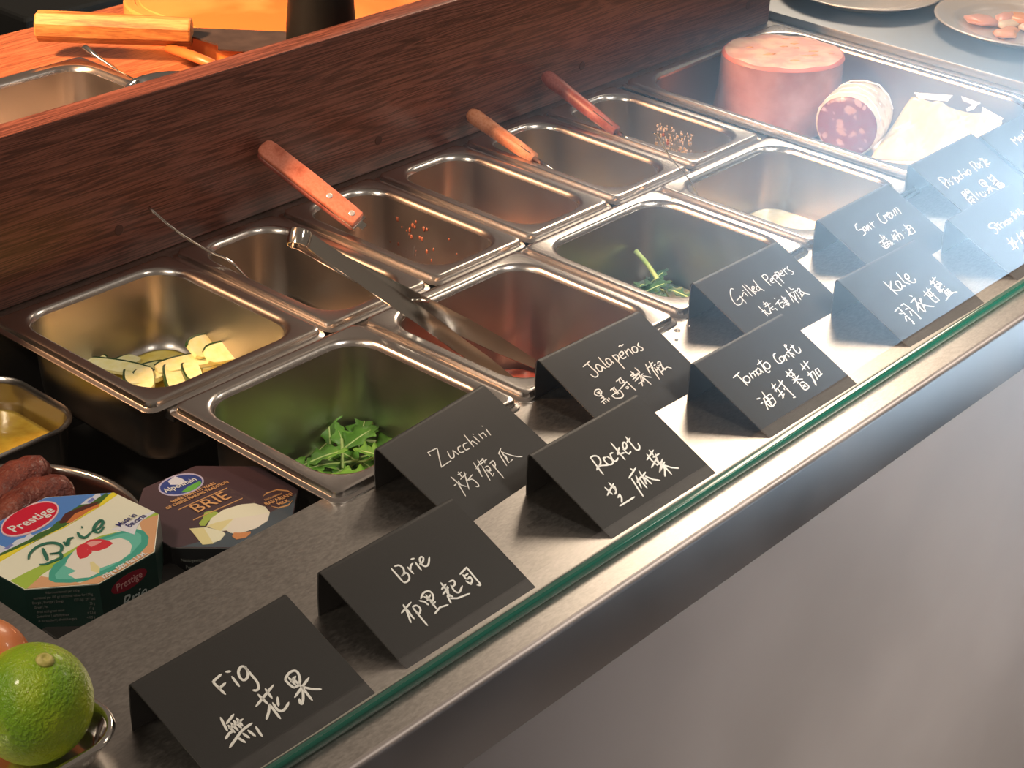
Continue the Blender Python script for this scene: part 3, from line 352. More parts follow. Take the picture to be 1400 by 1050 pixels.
PF = [(10.1+i*175.0+.3, 10.1+(i+1)*175.0-.3, -163.2+d, -2.2+d) for i, d in enumerate((0, 0, .5, 1.5))]
pan(*PZ, 65, 'deep square steel pan of zucchini slices at the left of the back row')
bl = ['narrow steel pan of dark brown relish beside the zucchini pan, tongs loop over it',
      'narrow steel pan with rust-red smears, a riveted wooden handle leaning in it',
      'narrow steel pan with orange-brown sauce, third of the five narrow pans, no utensil in it',
      'narrow steel pan with golden sauce and a round orange wooden handle in it',
      'narrow steel pan with pale crumbs, next to the big ham pan']
for p, l in zip(PB, bl): pan(*p, 65, l)
flb = ['square steel pan of rocket leaves behind the black Zucchini card',
       'square steel pan with red tomato sauce and long tongs standing in it',
       'square steel pan of dark green leaves with one pale stem, behind the Grilled Peppers card',
       'square steel pan of sour cream with pale walls, a thin spoon leaning at its corner']
for p, l, dd in zip(PF, flb, (100, 100, 80, 65)): pan(*p, dd, l)
HP = (718.5, 984.5, -151.5, 177.5)
pan(*HP, 65, 'large steel pan holding the ham, salami and bag of cheese', rc=34)
# sauces
def sauce_mat(n, a, b, **k): return mat(n, a, k.pop('rough', .25), 0, col2=b, scale=k.pop('scale', 90), bump=.3, bscale=300, bdist=.001, coat=.3, **k)
pool('dark_relish', 'dark brown relish at the bottom of the narrow pan beside the zucchini', 'relish', *PB[0], -54, 22, 20, sauce_mat('relish_brown', (.10, .055, .012), (.20, .12, .03)), 1.5, 1, -64.9)
pool('red_paste', 'rust-red paste at the bottom of the pan with the riveted handle', 'paste', *PB[1], -57, 22, 20, sauce_mat('paste_red', (.26, .075, .03), (.36, .13, .05)), 2, 2, -64.9)
pool('orange_sauce', 'orange-brown sauce at the bottom of the third narrow pan', 'sauce', *PB[2], -50, 22, 20, sauce_mat('sauce_orange', (.42, .13, .04), (.55, .20, .07)), 1.2, 3, -64.9)
pool('golden_sauce', 'golden yellow sauce in the pan with the round orange handle', 'sauce', *PB[3], -56, 22, 20, sauce_mat('sauce_gold', (.66, .44, .14), (.80, .60, .26)), 1, 4, -64.9)
pool('pale_crumbs', 'pale beige crumbs on the bottom of the narrow pan next to the ham', 'crumbs', *PB[4], -58, 22, 20, sauce_mat('crumb_beige', (.50, .40, .30), (.66, .55, .42), scale=400, rough=.8), 2.5, 5, -64.9)
pool('tomato_sauce', 'red tomato sauce at the bottom of the pan with the tongs', 'sauce', *PF[1], -84, 24, 20, sauce_mat('sauce_tomato', (.42, .045, .025), (.60, .10, .05)), 2, 6, -99.9)
pool('dark_leaves', 'dark green leafy mass in the pan behind the Grilled Peppers card', 'greens', *PF[2], -66, 24, 20, sauce_mat('leaf_mass', (.012, .05, .030), (.03, .10, .06), rough=.5), 5, 7, -79.9, freq=.16)
pool('sour_cream', 'pale yellowish sour cream at the bottom of the pan behind the Sour Cream card', 'cream', *PF[3], -56, 22, 20, sauce_mat('cream', (.72, .60, .38), (.80, .70, .48)), 1, 8, -64.9)
lb = pool('green_bounce_bed', 'added green bed under the rocket, tinting the pan walls by bounce', 'greens', *PF[0], -90, 26, 20, sauce_mat('leaf_bounce', (.04, .18, .010), (.10, .30, .02), rough=.6), 3, 9, -99.9, freq=.13)  # added so the basin walls pick up green from below
lb['kind'] = 'stuff'
# smears and crumbs stuck to the basin walls
def blob(P, r, seed, flat=(1, 1, 1)):
    rnd = random.Random(seed); V = []; F = []; n = 7
    R = []
    for i in range(1, 5):
        th = math.pi*i/5; R.append([(P[0]+flat[0]*r*math.sin(th)*math.cos(a*2*math.pi/n)*rnd.uniform(.7, 1.3), P[1]+flat[1]*r*math.sin(th)*math.sin(a*2*math.pi/n)*rnd.uniform(.7, 1.3), P[2]+flat[2]*r*math.cos(th)) for a in range(n)])
    return loft(R, True, True)
def wallspots(name, label, cat, x, y0, y1, z0, z1, n, m_, rmin=.6, rmax=1.8, seed=1, slope=.10, out=0.0):
    rnd = random.Random(seed); m = M()
    for i in range(n):
        zz = rnd.uniform(z0, z1); r = rnd.uniform(rmin, rmax)
        m.add(*blob((x-out+.045*zz, rnd.uniform(y0, y1), zz), r, rnd.random(), (.35, 1, 1.6)))
    o = m.build(name, m_, smooth=True, off=(x, (y0+y1)/2, z1), loc=(x, (y0+y1)/2, z1)); tag(o, label, cat); o['kind'] = 'stuff'
wallspots('paste_smears', 'rust-red smears stuck to the wall of the pan with the riveted handle', 'smears', PB[1][1]-16.4, 60, 135, -52, -14, 26, mat('smear_red', (.28, .09, .05), .4), .6, 1.6, 3)
wallspots('pale_shreds', 'pale shreds stuck to the wall of the narrow pan next to the ham', 'crumbs', PB[4][1]-16.4, 66, 108, -46, -16, 190, mat('shred_beige', (.42, .33, .25), .9), .35, 1.15, 4)
wallspots('sauce_specks', 'brown specks on the wall of the narrow pan next to the ham', 'specks', PB[4][1]-16.6, 50, 105, -44, -24, 6, mat('speck_brown', (.22, .06, .025), .5), .8, 1.8, 5, out=.4)
# ---------------------------------------------------------------- zucchini
FLESH = mat('zucchini_flesh', (.84, .80, .36), .45, col2=(.90, .88, .55), scale=180, bump=.2, bscale=500)
SKIN = mat('zucchini_skin', (.012, .035, .012), .3, col2=(.03, .09, .02), scale=300)
def zslice(c, L_, W_, T_, rz, tilt=(0, 0), bend=0, label=None, taper=.6):
    n = 12; o = bpy.data.objects.new('zucchini_slice', None)
    top = []
    for i in range(n+1):
        s = -1+2*i/n; wd = W_/2*(taper+(1-taper)*math.sqrt(max(0, 1-abs(s)**2.6)))
        top.append((s*L_/2, wd, bend*(1-s*s)))
    R = []
    for x, wd, zz in top: R.append([(x, -wd, zz), (x, wd-1.4, zz), (x, wd-1.4, zz+T_), (x, -wd, zz+T_)])
    V, F = loft(R, True, True)
    f = mesh('zucchini_slice', V, F, FLESH, auto=40)
    f.location = Vector(c)*K; f.rotation_euler = Euler((tilt[0], tilt[1], rz))
    R = []
    for x, wd, zz in top: R.append([(x, wd-1.38, zz-.1), (x, wd+.2, zz-.1), (x, wd+.2, zz+T_+.1), (x, wd-1.38, zz+T_+.1)])
    V, F = loft(R, True, True); mesh('peel', V, F, SKIN, f, auto=40)
    tag(f, label, 'zucchini slice', 'zucchini slices in the square pan'); return f
zl = [((158, 505), -56, 54, 15, 2.6, None, 'long zucchini slice with a dark peel edge lying across the left of the pan', .1, .05),
      ((278, 476), -47, 30, 20, 3, None, 'broad upright zucchini slice leaning on the back right of the pile', .55, .2),
      ((255, 500), -53, 46, 17, 3, None, 'wide zucchini slice in the middle of the pile', .1, 0),
      ((305, 484), -48, 30, 18, 3, None, 'zucchini slice at the right end of the pile against the pan wall', .5, .1),
      ((128, 493), -57, 20, 9, 3, None, 'small zucchini end piece at the far left of the pile', .3, 0)]
rzs = [-1.0, .15, -.35, -.2, -.9]
for (p, z_, L_, W_, T_, _, lab, ta, tb), rz in zip(zl, rzs): zslice(at(*p, z_), L_, W_, T_, rz, (ta, tb), 1.5, lab)
zb_ = pool('yellow_bounce_bed', 'added yellow bed hidden under the zucchini slices, tinting the pan walls', 'zucchini', *PZ, -62, 24, 20, sauce_mat('yellow_bounce_bed', (.72, .56, .08), (.82, .70, .20), rough=.5), 2, 21, -64.9)  # unseen layer added to throw yellow onto the pan walls
zb_['kind'] = 'stuff'
rnd = random.Random(5)
for k, (u, v, z_, rz) in enumerate([(182, 519, -56, .9), (197, 523, -55, .95), (237, 521, -55, 1.0), (262, 512, -52, 1.05), (217, 516, -57, .3), (200, 509, -60, -.4), (240, 508, -61, .5), (285, 500, -57, .2), (170, 500, -62, .2), (300, 496, -60, -.5)]):
    zslice(at(u, v, z_), rnd.uniform(22, 34), rnd.uniform(12, 16), 3.4, rz, (rnd.uniform(-.2, .2), rnd.uniform(-.15, .15)), .6, 'short zucchini strip with dark peel among the others near the pan front')
# ---------------------------------------------------------------- rocket leaves
LEAF = mat('rocket_leaf', (.065, .20, .018), .42, col2=(.13, .33, .04), scale=60, bump=.3, bscale=350, bdist=.0006)
STEM = mat('pale_stem', (.42, .60, .16), .4, col2=(.60, .72, .30), scale=80)
def leaf(base, rz, L_, W_, pitch, curl, seed, label, group, lm=LEAF, stem=14, lobes=3, roll=0):
    rnd = random.Random(seed); n = 16; V = []; F = []
    for i in range(n+1):
        s = i/n; wd = W_*(.12+.88*math.sin(math.pi*min(1, s*1.02)**.75))*(.72+.28*math.cos(s*lobes*2*math.pi+.8)) if s < 1 else .3
        wl, wr = wd*rnd.uniform(.85, 1.1), wd*rnd.uniform(.85, 1.1); x = s*L_; zc = curl*math.sin(s*2.4)*L_*.25
        for q in (-1, -.5, 0, .5, 1):
            ww = wl if q < 0 else wr
            V.append((x+abs(q)*2.5, q*ww, zc+abs(q)*ww*.28+rnd.uniform(-.25, .25)*abs(q)*3))
    for i in range(n):
        for j in range(4): a = i*5+j; F.append((a, a+1, a+6, a+5))
    m = len(V); V += [(x, y, z-.35) for x, y, z in V]; F += [tuple(m+k for k in f[::-1]) for f in F]
    for i in range(n): F.append((i*5, (i+1)*5, m+(i+1)*5, m+i*5)); F.append((i*5+4, m+i*5+4, m+(i+1)*5+4, (i+1)*5+4))
    o = mesh('rocket_leaf' if lm is LEAF else 'kale_leaf', V, F, lm, smooth=True); o.location = Vector(base)*K
    o.rotation_euler = Euler((roll, -pitch, rz), 'XYZ')
    P = [(-stem, 0, -1), (-stem*.5, .6, .2), (0, 0, .3), (L_*.3, 0, curl*math.sin(.72)*L_*.25+.3), (L_*.6, 0, curl*math.sin(1.44)*L_*.25+.3), (L_*.85, 0, curl*math.sin(2.04)*L_*.25+.3)]
    mesh('stem', *tube(catmull(P, 3), [(1.3-.06*i)*.8 if i < 16 else .3 for i in range(16)], 6), STEM, o, smooth=True)
    tag(o, label, 'leaf', group); return o
g = 'rocket leaves in the square pan'
L5 = [((425, 628), -80, .15, 36, 13, .1, .25, 'rocket leaf at the far left of the heap, lying flat against the pan'),
      ((452, 612), -74, .9, 32, 13, .5, .5, 'rocket leaf arching up at the back of the heap'),
      ((480, 640), -82, 1.2, 34, 11, .6, .3, 'rocket leaf with an upright pale stem at the centre of the heap'),
      ((490, 612), -74, .55, 36, 12, .45, .2, 'rocket leaf under the long bare stem'),
      ((505, 622), -76, -.5, 36, 15, .25, .3, 'broad rocket leaf at the right of the heap touching the black card'),
      ((500, 640), -80, 2.0, 30, 12, .3, .4, 'rocket leaf curling along the front of the pan')]
for k, (p, z_, rz, L_, W_, pt, cu, lab) in enumerate(L5): leaf(at(*p, z_), rz, L_, W_, pt, cu, k, lab, g)
rnd = random.Random(11)
for k in range(30):
    p = at(rnd.uniform(400, 545), rnd.uniform(600, 660), rnd.uniform(-84, -70))
    if not (40 < p.x < 160 and -135 < p.y < -32): p = Vector((rnd.uniform(50, 150), rnd.uniform(-120, -45), -84))
    leaf(p, rnd.uniform(0, 6.28), rnd.uniform(24, 36), rnd.uniform(10, 15), rnd.uniform(0, .45), rnd.uniform(.1, .5), 20+k, 'small green rocket leaf buried in the heap of rocket', g)
def stalk(name, P, r, label, group=None, m_=STEM):
    o = mesh(name, *tube(catmull(P, 4), r, 8), m_, smooth=True, off=P[0], loc=P[0]); tag(o, label, 'stem', group); return o
stalk('bare_stem', [at(473, 607, -76), at(495, 590, -68), at(518, 571, -60)], 1.25, 'long bare rocket stem pointing up to the right from the heap')
stalk('bare_stem', [at(468, 640, -72), at(468, 620, -66), at(467, 600, -60)], 1.1, 'thin upright rocket stem rising from the centre of the heap')
stalk('bare_stem', [at(412, 618, -78), at(425, 601, -72), at(438, 592, -70)], .9, 'thin curved stem arching over the left of the heap')
stalk('bare_stem', [at(490, 603, -74), at(517, 604, -72)], 1.5, 'short thick stem lying level at the right of the heap')
stalk('bare_stem', [at(536, 584, -70), at(540, 591, -70)], 1.2, 'stub of pale stem just above the black Zucchini card')
# kale
KALE = mat('kale_leaf', (.016, .07, .04), .5, col2=(.04, .14, .06), scale=90, bump=.4, bscale=300, bdist=.001)
stalk('pale_stalk', [at(869, 343, -36), at(884, 360, -42), at(899, 382, -52), at(915, 412, -62)], [2.1-.03*i for i in range(13)], 'single pale green stem curving up from the dark leaves')
rnd = random.Random(3)
for k in range(12):
    leaf((rnd.uniform(400, 485), rnd.uniform(-130, -45), rnd.uniform(-62, -56)), rnd.uniform(0, 6.28), rnd.uniform(24, 36), rnd.uniform(8, 13), rnd.uniform(0, .4), rnd.uniform(.2, .6), 50+k,
         'dark green kale leaf in the pan behind the Grilled Peppers card', 'kale leaves in the square pan', KALE, 10, 4)
# ---------------------------------------------------------------- ham, salami, cheese bag
HAMTOP = mat('ham_cut', (.72, .38, .30), .42, col2=(.84, .56, .40), scale=55, ramp=(.42, .62), detail=6, sss=.2, coat=.2)
HAMSKIN = mat('ham_side', (.36, .15, .14), .30, col2=(.46, .22, .20), scale=40, bump=.25, bscale=50, sss=.15, coat=.35, bstretch=(1, 1, 3), bdist=.002)
HAMRED = mat('ham_red', (.75, .22, .18), .4)
ham = thing('ham', 'big pink cut ham standing on end, oval orange-flecked top', 'ham', (884, 101, -64.5), math.radians(-37), 'cold meats in the large pan')
prof = [(0, 66), (.80, 67.5), (.93, 67.4), (.965, 66.8)]
top = [[(62*r*math.cos(a*math.pi/32), 53*r*math.sin(a*math.pi/32), z+.7*math.sin(a*.9)*(r > .5)) for a in range(64)] for r, z in ((.15, 75), (.5, 75.4), (.8, 75.6), (.955, 75.0))]
V, F = loft(top, True, False); mesh('cut_face', V, F, HAMTOP, ham, smooth=True)
R = [[(62*r*math.cos(a*math.pi/32), 53*r*math.sin(a*math.pi/32), z+(.7*math.sin(a*.9) if z > 74 else 0)) for a in range(64)] for r, z in ((.955, 75.0), (.985, 74.2), (1.0, 71.5))]
V, F = loft(R); mesh('red_edge', V, F, HAMRED, ham, smooth=True)
def ro(a, z): return 1+.012*math.sin(5*a+z*.09)+.010*math.sin(z*.25+3*a)*(1-z/66)+.04*(1-z/64)*math.cos(a-2.2)
R = [[(62*ro(a*math.pi/32, z)*s*math.cos(a*math.pi/32), 53*ro(a*math.pi/32, z)*s*math.sin(a*math.pi/32), z) for a in range(64)] for z, s in ((0, .93), (1.5, .99), (6, 1.02), (14, 1.03), (22, 1.01), (30, 1.02), (38, 1.0), (48, 1.0), (60, .995), (71.5, .992))]
V, F = loft(R, True, False); mesh('side', V, F, HAMSKIN, ham, smooth=True)
for k in range(16):
    rnd = random.Random(k+90); a = rnd.uniform(0, 6.28); r = rnd.uniform(.2, .85); x, y = 62*r*math.cos(a), 53*r*math.sin(a)
    mesh('fleck', *blob((x, y, 75.5), rnd.uniform(1.2, 2.8), k, (rnd.uniform(1, 2.6), .8, .12)), mat('fleck_orange', (.85, .36, .12), .4) if k == 0 else bpy.data.materials['fleck_orange'], ham, smooth=True)
# salami
sm = bpy.data.materials.new('salami_face'); sm.use_nodes = True; nt = sm.node_tree; b = nt.nodes['Principled BSDF']
tc = nt.nodes.new('ShaderNodeTexCoord'); vo = nt.nodes.new('ShaderNodeTexVoronoi'); vo.inputs['Scale'].default_value = 95; vo.inputs['Randomness'].default_value = 1
nz = nt.nodes.new('ShaderNodeTexNoise'); nz.inputs['Scale'].default_value = 60; ad = nt.nodes.new('ShaderNodeMixRGB'); ad.inputs[0].default_value = .02
nt.links.new(tc.outputs['Object'], ad.inputs[1]); nt.links.new(nz.outputs['Color'], ad.inputs[2]); nt.links.new(ad.outputs[0], vo.inputs['Vector']); nt.links.new(tc.outputs['Object'], nz.inputs['Vector'])
rp = nt.nodes.new('ShaderNodeValToRGB'); rp.color_ramp.elements[0].position = .26; rp.color_ramp.elements[0].color = (.50, .27, .24, 1); rp.color_ramp.elements[1].position = .40; rp.color_ramp.elements[1].color = (.21, .035, .04, 1)
nt.links.new(vo.outputs['Distance'], rp.inputs[0]); nt.links.new(rp.outputs[0], b.inputs['Base Color']); b.inputs['Roughness'].default_value = .28
sal = thing('salami', 'cut salami with a red marbled face and white casing, lying in front of the ham', 'salami', (855, 2, -64.5), math.radians(14), 'cold meats in the large pan')
sc_ = 32.0; ax = [(-2, .93), (0, 1), (12, 1.03), (30, 1.04), (46, .96), (56, .75), (61, .4)]
R = [[(x, sc_*r*(1+.02*math.sin(3*a))*math.cos(a), sc_*(1+0)*1.02+sc_*r*(1+.02*math.sin(3*a))*math.sin(a)) for a in [k*2*math.pi/40 for k in range(40)]] for x, r in ax]
V, F = loft(R, False, True); mesh('casing', V, F, mat('salami_casing', (.80, .70, .58), .45, col2=(.60, .40, .30), scale=120, ramp=(.5, .75), bump=.6, bscale=150, bdist=.002, coat=.4), sal, smooth=True)
R = [[(x, sc_*r*math.cos(a), sc_*1.02+sc_*r*math.sin(a)) for a in [k*2*math.pi/40 for k in range(40)]] for x, r in ((-2, .93), (-3.2, .90), (-3.6, .5), (-3.6, .1))]
V, F = loft(R, False, True); mesh('cut_face', V, F, sm, sal, smooth=True)
for k in range(4):
    x = 4+k*13; mesh('wrap_fold', *tube([(x+2.5*math.sin(q*1.9+k*2), sc_*1.03*math.cos(q*.42+.3), sc_*1.02+sc_*1.03*math.sin(q*.42+.3)) for q in range(7)], .9, 6), CHALK, sal, smooth=True)
# bag of sliced cheese: a pillow of folds
BAG = mat('cheese_slices', (.78, .56, .28), .35, col2=(.90, .74, .44), scale=14, coat=.7, bump=.2, bscale=60, bstretch=(1, 4, 1), bdist=.002, sss=.1)
bag = thing('cheese_bag', 'glossy clear bag of pale yellow cheese slices in folds beside the salami', 'bag', (930, -70, -64), 0, 'cold meats in the large pan')
a0 = [Vector(p) for p in (at(1190, 212, -52), at(1247, 128, -12), at(1372, 158, -16), at(1345, 222, -50))]
n, m = 30, 22; V = []; F = []
for i in range(n+1):
    for j in range(m+1):
        s, t = i/n, j/m; p = (a0[0]*(1-s)+a0[3]*s)*(1-t)+(a0[1]*(1-s)+a0[2]*s)*t
        z = 8*abs(math.sin(s*6+t*3.4))+3*math.sin(s*15-t*6+1)+2.5*math.sin(t*9+s*3)-4; e = min(s, 1-s, t, 1-t)
        V.append((p.x, p.y, max(-63.3, p.z+z*(.4+min(1, e*6)*.6)+6*min(1, e*5)-4)))
q = len(V); V += [(x, y, max(-63.8, z-1-9*min(1, 5*min((k//(m+1))/n, 1-(k//(m+1))/n, (k % (m+1))/m, 1-(k % (m+1))/m)))) for k, (x, y, z) in enumerate(V)]
for i in range(n):
    for j in range(m): a = i*(m+1)+j; F.append((a, a+1, a+m+2, a+m+1)); F.append((q+a, q+a+m+1, q+a+m+2, q+a+1))
for i in range(n): a = i*(m+1); F += [(a, a+m+1, q+a+m+1, q+a), (a+m, q+a+m, q+a+2*m+1, a+2*m+1)]
for j in range(m): a = n*(m+1)+j; F += [(j, q+j, q+j+1, j+1), (a, a+1, q+a+1, q+a)]
mesh('slices', V, F, BAG, bag, smooth=True, off=(930, -70, -64))
GLINT_FLAP = mat('bag_film_glint', (.93, .90, .86), .12, coat=.8, spec=.8)  # white highlight strips set in as film pieces; the last is a clear flap
for pts in ([(1250, 126, -9), (1303, 130, -9), (1296, 138, -10), (1256, 134, -11)], [(1314, 131, -9), (1341, 141, -10), (1334, 144, -10), (1316, 137, -10)], [(1321, 148, -9), (1340, 139, -8), (1332, 149, -10), (1322, 152, -11)], [(1343, 146, -12), (1372, 162, -16), (1352, 178, -28), (1340, 176, -26)]):
    P = [at(*p) for p in pts]; c_ = sum(P, Vector())/4; V = [p for p in P]+[p-Vector((0, 0, .6)) for p in P]
    mesh('film_glint_or_flap', V, [(0, 1, 2, 3), (7, 6, 5, 4), (0, 4, 5, 1), (1, 5, 6, 2), (2, 6, 7, 3), (3, 7, 4, 0)], GLINT_FLAP, bag, off=(930, -70, -64))
# ---------------------------------------------------------------- cards
CARDINFO = dict(fig=('Fig', 'nearest the lime'), brie=('Brie', 'in front of the cheese boxes'), zucchini=('Zucchini', 'overlapping the rocket pan'), rocket=('Rocket', 'front row, third from the left'),
    jalapenos=('Jalapeños', 'in front of the tomato pan'), tomato=('Tomato Confit', 'front row at the glass'), peppers=('Grilled Peppers', 'in front of the dark green pan'), kale=('Kale', 'front row beside the Tomato Confit card'),
    sour=('Sour Cream', 'in front of the sour cream pan'), stracciatella=('Stracciatella', 'front row at the right edge'), pistachio=('Pistachio Paste', 'in front of the ham pan'), mortadella=('Mort...', 'rearmost at the right edge, in front of the ham pan'))
CW, CD, CH = 105.3, 68.3, 30.9
Lg = math.hypot(CD, CH)
prof = [(0, 0)]
a_ = math.atan2(CH, CD); r_ = 3.5
# fold: arc between the slope and the back leg
tx = r_*math.tan((math.pi/2+a_)/2-0) if False else 4.2
for s in (.5, 1): prof.append((s*(CD-tx*math.cos(a_)), s*(CH-tx*math.sin(a_))))
p0 = Vector(prof[-1]); p1 = Vector((CD, CH)); p2 = Vector((CD+.25, CH-tx))
for t in (.25, .5, .75, 1): q = p0*(1-t)**2+p1*2*t*(1-t)+p2*t*t; prof.append((q.x, q.y))
prof += [(CD+.4, CH*.4), (CD-.3, 0)]
def card_mesh():
    th = .9; P = [Vector(p) for p in prof]; inn = []
    for i, p in enumerate(P):
        d = (P[min(i+1, len(P)-1)]-P[max(i-1, 0)]).normalized(); inn.append(p+Vector((d.y, -d.x))*th)
    inn[0] = Vector((th*2.2, 0)); inn[-1] = Vector((P[-1].x-th, 0))
    loop = P+inn[::-1]
    R = [[(x, y, z) for y, z in loop] for x in (0, CW)]
    return loft(R, True, True)
cardm = None
for k, (X, Y, th) in CARDS.items():
    word, where = CARDINFO[k]
    t = thing('name_card', 'folded black card reading %s, %s' % (word, where), 'sign', (X, Y, -6), th, 'folded black name cards along the counter')
    if cardm is None: cardm = mesh('folded_card', *card_mesh(), CARD, t, auto=35)
    else: o = cardm.copy(); C.objects.link(o); o.parent = t
    ux = Vector((1, 0, 0)); uy = Vector((0, CD/Lg, CH/Lg)); nn = ux.cross(uy)
    m = M(); wd = {'fig': .78, 'brie': .62, 'rocket': .62, 'tomato': .5, 'kale': .46, 'zucchini': .40, 'jalapenos': .46, 'peppers': .38, 'sour': .42, 'pistachio': .46, 'stracciatella': .42, 'mortadella': .5}[k]
    for st in parse(STROKES[k]):
        Q = catmull([(a, b, 0) for a, b in st], 4) if len(st) > 3 else [Vector((a, b, 0)) for a, b in st]
        if len(Q) < 4: Q = [Q[0], Q[0]*.85+Q[1]*.15]+Q[1:-1]+[Q[-1]*.85+Q[-2]*.15, Q[-1]]
        W3 = [ux*q.x+uy*q.y+nn*.22 for q in Q]
        if len(W3) > 1 and (W3[0]-W3[-1]).length < .2 and len(W3) == 2: W3[1] = W3[0]+ux*.4
        R = []
        for i, p in enumerate(W3):
            d = (W3[min(i+1, len(W3)-1)]-W3[max(i-1, 0)]).normalized(); s = d.cross(nn).normalized()
            e = .55 if i in (0, len(W3)-1) else 1
            R.append([p+s*wd*e-nn*.3, p+s*wd*e*.8, p-s*wd*e*.8, p-s*wd*e-nn*.3])
        W0 = R[0]; d = (W3[0]-W3[1]).normalized()*wd*.6; R.insert(0, [q*.5+W3[0]*.5+d for q in W0]); d = (W3[-1]-W3[-2]).normalized()*wd*.6; R.append([q*.5+W3[-1]*.5+d for q in R[-1]])
        m.add(*loft(R, True, True))
    m.build('handwriting', CHALKTHIN if k in ('zucchini', 'sour', 'pistachio', 'peppers', 'jalapenos') else CHALK, t)
# ---------------------------------------------------------------- boxed cheeses
def flat(n, c, r=.35): return mat('print_'+n, c, r, coat=.25)
PR = dict(sky=flat('sky', (.10, .27, .72)), peak=flat('peak', (.75, .78, .90)), peakblue=flat('peakblue', (.22, .25, .62)), tree=flat('tree', (.06, .16, .03)), yellow=flat('yellow', (.92, .78, .05)),
    roof=flat('roof', (.10, .025, .02)), chalet=flat('chalet', (.72, .22, .06)), grass=flat('grass', (.42, .60, .08)), board=flat('board', (.78, .42, .22)), plate=flat('plate', (.07, .42, .32)), platein=flat('platein', (.16, .58, .47)),
    cheese=flat('cheese', (.90, .85, .76)), cut=flat('cut', (.88, .78, .40)), fig=flat('fig', (.75, .04, .06)), figlight=flat('figlight', (.90, .40, .38)), banner=flat('banner', (.86, .86, .92)), ovalrim=flat('ovalrim', (.92, .62, .66)), oval=flat('oval', (.72, .01, .045)),
    slate=flat('slate', (.085, .11, .135)), ovalw=flat('ovalw', (.55, .52, .72)), ovalb=flat('ovalb', (.04, .07, .30)), green=flat('green', (.15, .50, .08)), lime=flat('lime', (.42, .55, .10)), cheeselt=flat('cheeselt', (.93, .90, .70)), rind=flat('rind', (.93, .86, .74)),
    wedge=flat('wedge', (.94, .91, .68)), nut=flat('nut', (.72, .30, .12)), gold=flat('gold', (.78, .42, .18)), cream=flat('cream', (.93, .91, .74)), plum=flat('plum', (.085, .05, .06)), dgreen=flat('dgreen', (.008, .035, .028)), white=flat('white', (.88, .88, .86)),
    ink=flat('ink', (.03, .18, .12)), navy=flat('navy', (.04, .04, .20)), grey=flat('grey', (.16, .17, .16)), black=flat('black', (.010, .012, .014)), edge=flat('edge', (.45, .47, .52)))
def poly_clip(P, n=8, R=50.0):
    """clip polygon to the lid's octagon"""
    for k in range(8):
        a = k*math.pi/4; nx, ny = math.cos(a), math.sin(a); o = []
        for i in range(len(P)):
            p, q = P[i], P[(i+1) % len(P)]; dp, dq = p[0]*nx+p[1]*ny-R, q[0]*nx+q[1]*ny-R
            if dp <= 0: o.append(p)
            if (dp < 0) != (dq < 0) and dp != dq: t = dp/(dp-dq); o.append((p[0]+(q[0]-p[0])*t, p[1]+(q[1]-p[1])*t))
        P = o
        if len(P) < 3: return []
    return P
def text(s, size, m_, name, parent, loc, rot=(0, 0, 0), ext=.08, sx=1.0, shear=0, bold=0.0, align='CENTER', space=1.0):
    cu = bpy.data.curves.new('t', 'FONT'); cu.body = s; cu.size = size*K; cu.extrude = ext*K; cu.align_x = align; cu.align_y = 'CENTER'; cu.offset = bold*K; cu.shear = shear; cu.space_character = space; cu.resolution_u = 2
    o = bpy.data.objects.new('t', cu); C.objects.link(o); bpy.context.view_layer.update()
    me = bpy.data.meshes.new_from_object(o); bpy.data.objects.remove(o); me.materials.clear(); me.materials.append(m_); me.name = name
    for v in me.vertices: v.co.x *= sx
    r = bpy.data.objects.new(name, me); C.objects.link(r); r.parent = parent; r.location = Vector(loc)*K; r.rotation_euler = rot
    return r
def cheese_box(c, ang, tilt, H_, R_, label, side, top, art, sc_a=.985):
    t = thing('cheese_box', label, 'box', (0, 0, 0), 0, 'octagonal cheese boxes')
    n = Vector((-tilt[0], -tilt[1], 1)).normalized(); e = Vector((math.cos(ang), math.sin(ang), 0)); e = (e-n*e.dot(n)).normalized(); f = n.cross(e)
    b = Vector(c)-n*H_
    t.matrix_world = Matrix(((e.x, f.x, n.x, b.x*K), (e.y, f.y, n.y, b.y*K), (e.z, f.z, n.z, b.z*K), (0, 0, 0, 1)))
    oc = lambda r: [(r*math.cos(math.pi/8+k*math.pi/4), r*math.sin(math.pi/8+k*math.pi/4)) for k in range(8)]
    M().add(*loft([[(x, y, z) for x, y in oc(r)] for r, z in ((R_-.9, 0), (R_, .5), (R_, H_-.5), (R_-.5, H_-.1))], True, True)).build('carton', side, t)
    M().add(*loft([[(x, y, z) for x, y in oc(r)] for r, z in ((R_-.4, H_-.12), (R_-.7, H_))], True, True)).build('lid', top, t)
    m = M(); mats = []; z = H_+.02
    for nm, s in art:
        P = poly_clip([(x*sc_a, y*sc_a) for x, y in parse(s)[0]], R=(R_-.8)*math.cos(math.pi/8))
        if len(P) < 3: continue
        if PR[nm] not in mats: mats.append(PR[nm])
        z += .025; q = len(P)
        m.add([(x, y, z) for x, y in P]+[(x, y, H_-.05) for x, y in P], [tuple(range(q))]+[(i, (i+1) % q, q+(i+1) % q, q+i) for i in range(q)], mats.index(PR[nm]))
    mm = m.build('printed_picture', mats, t)
    bm = bmesh.new(); bm.from_mesh(mm.data); bmesh.ops.triangulate(bm, faces=[f_ for f_ in bm.faces if len(f_.verts) > 4]); bm.to_mesh(mm.data); bm.free()
    return t, z
H1 = 28.0; R1 = 53.7
b1, zt = cheese_box((-122.9, -79.2, -5), math.radians(1.76), (.03, -.06), H1, R1, 'octagonal cheese box with blue sky, yellow field and red oval on its lid', PR['dgreen'], PR['cream'], LID_GREEN)
zt += .15
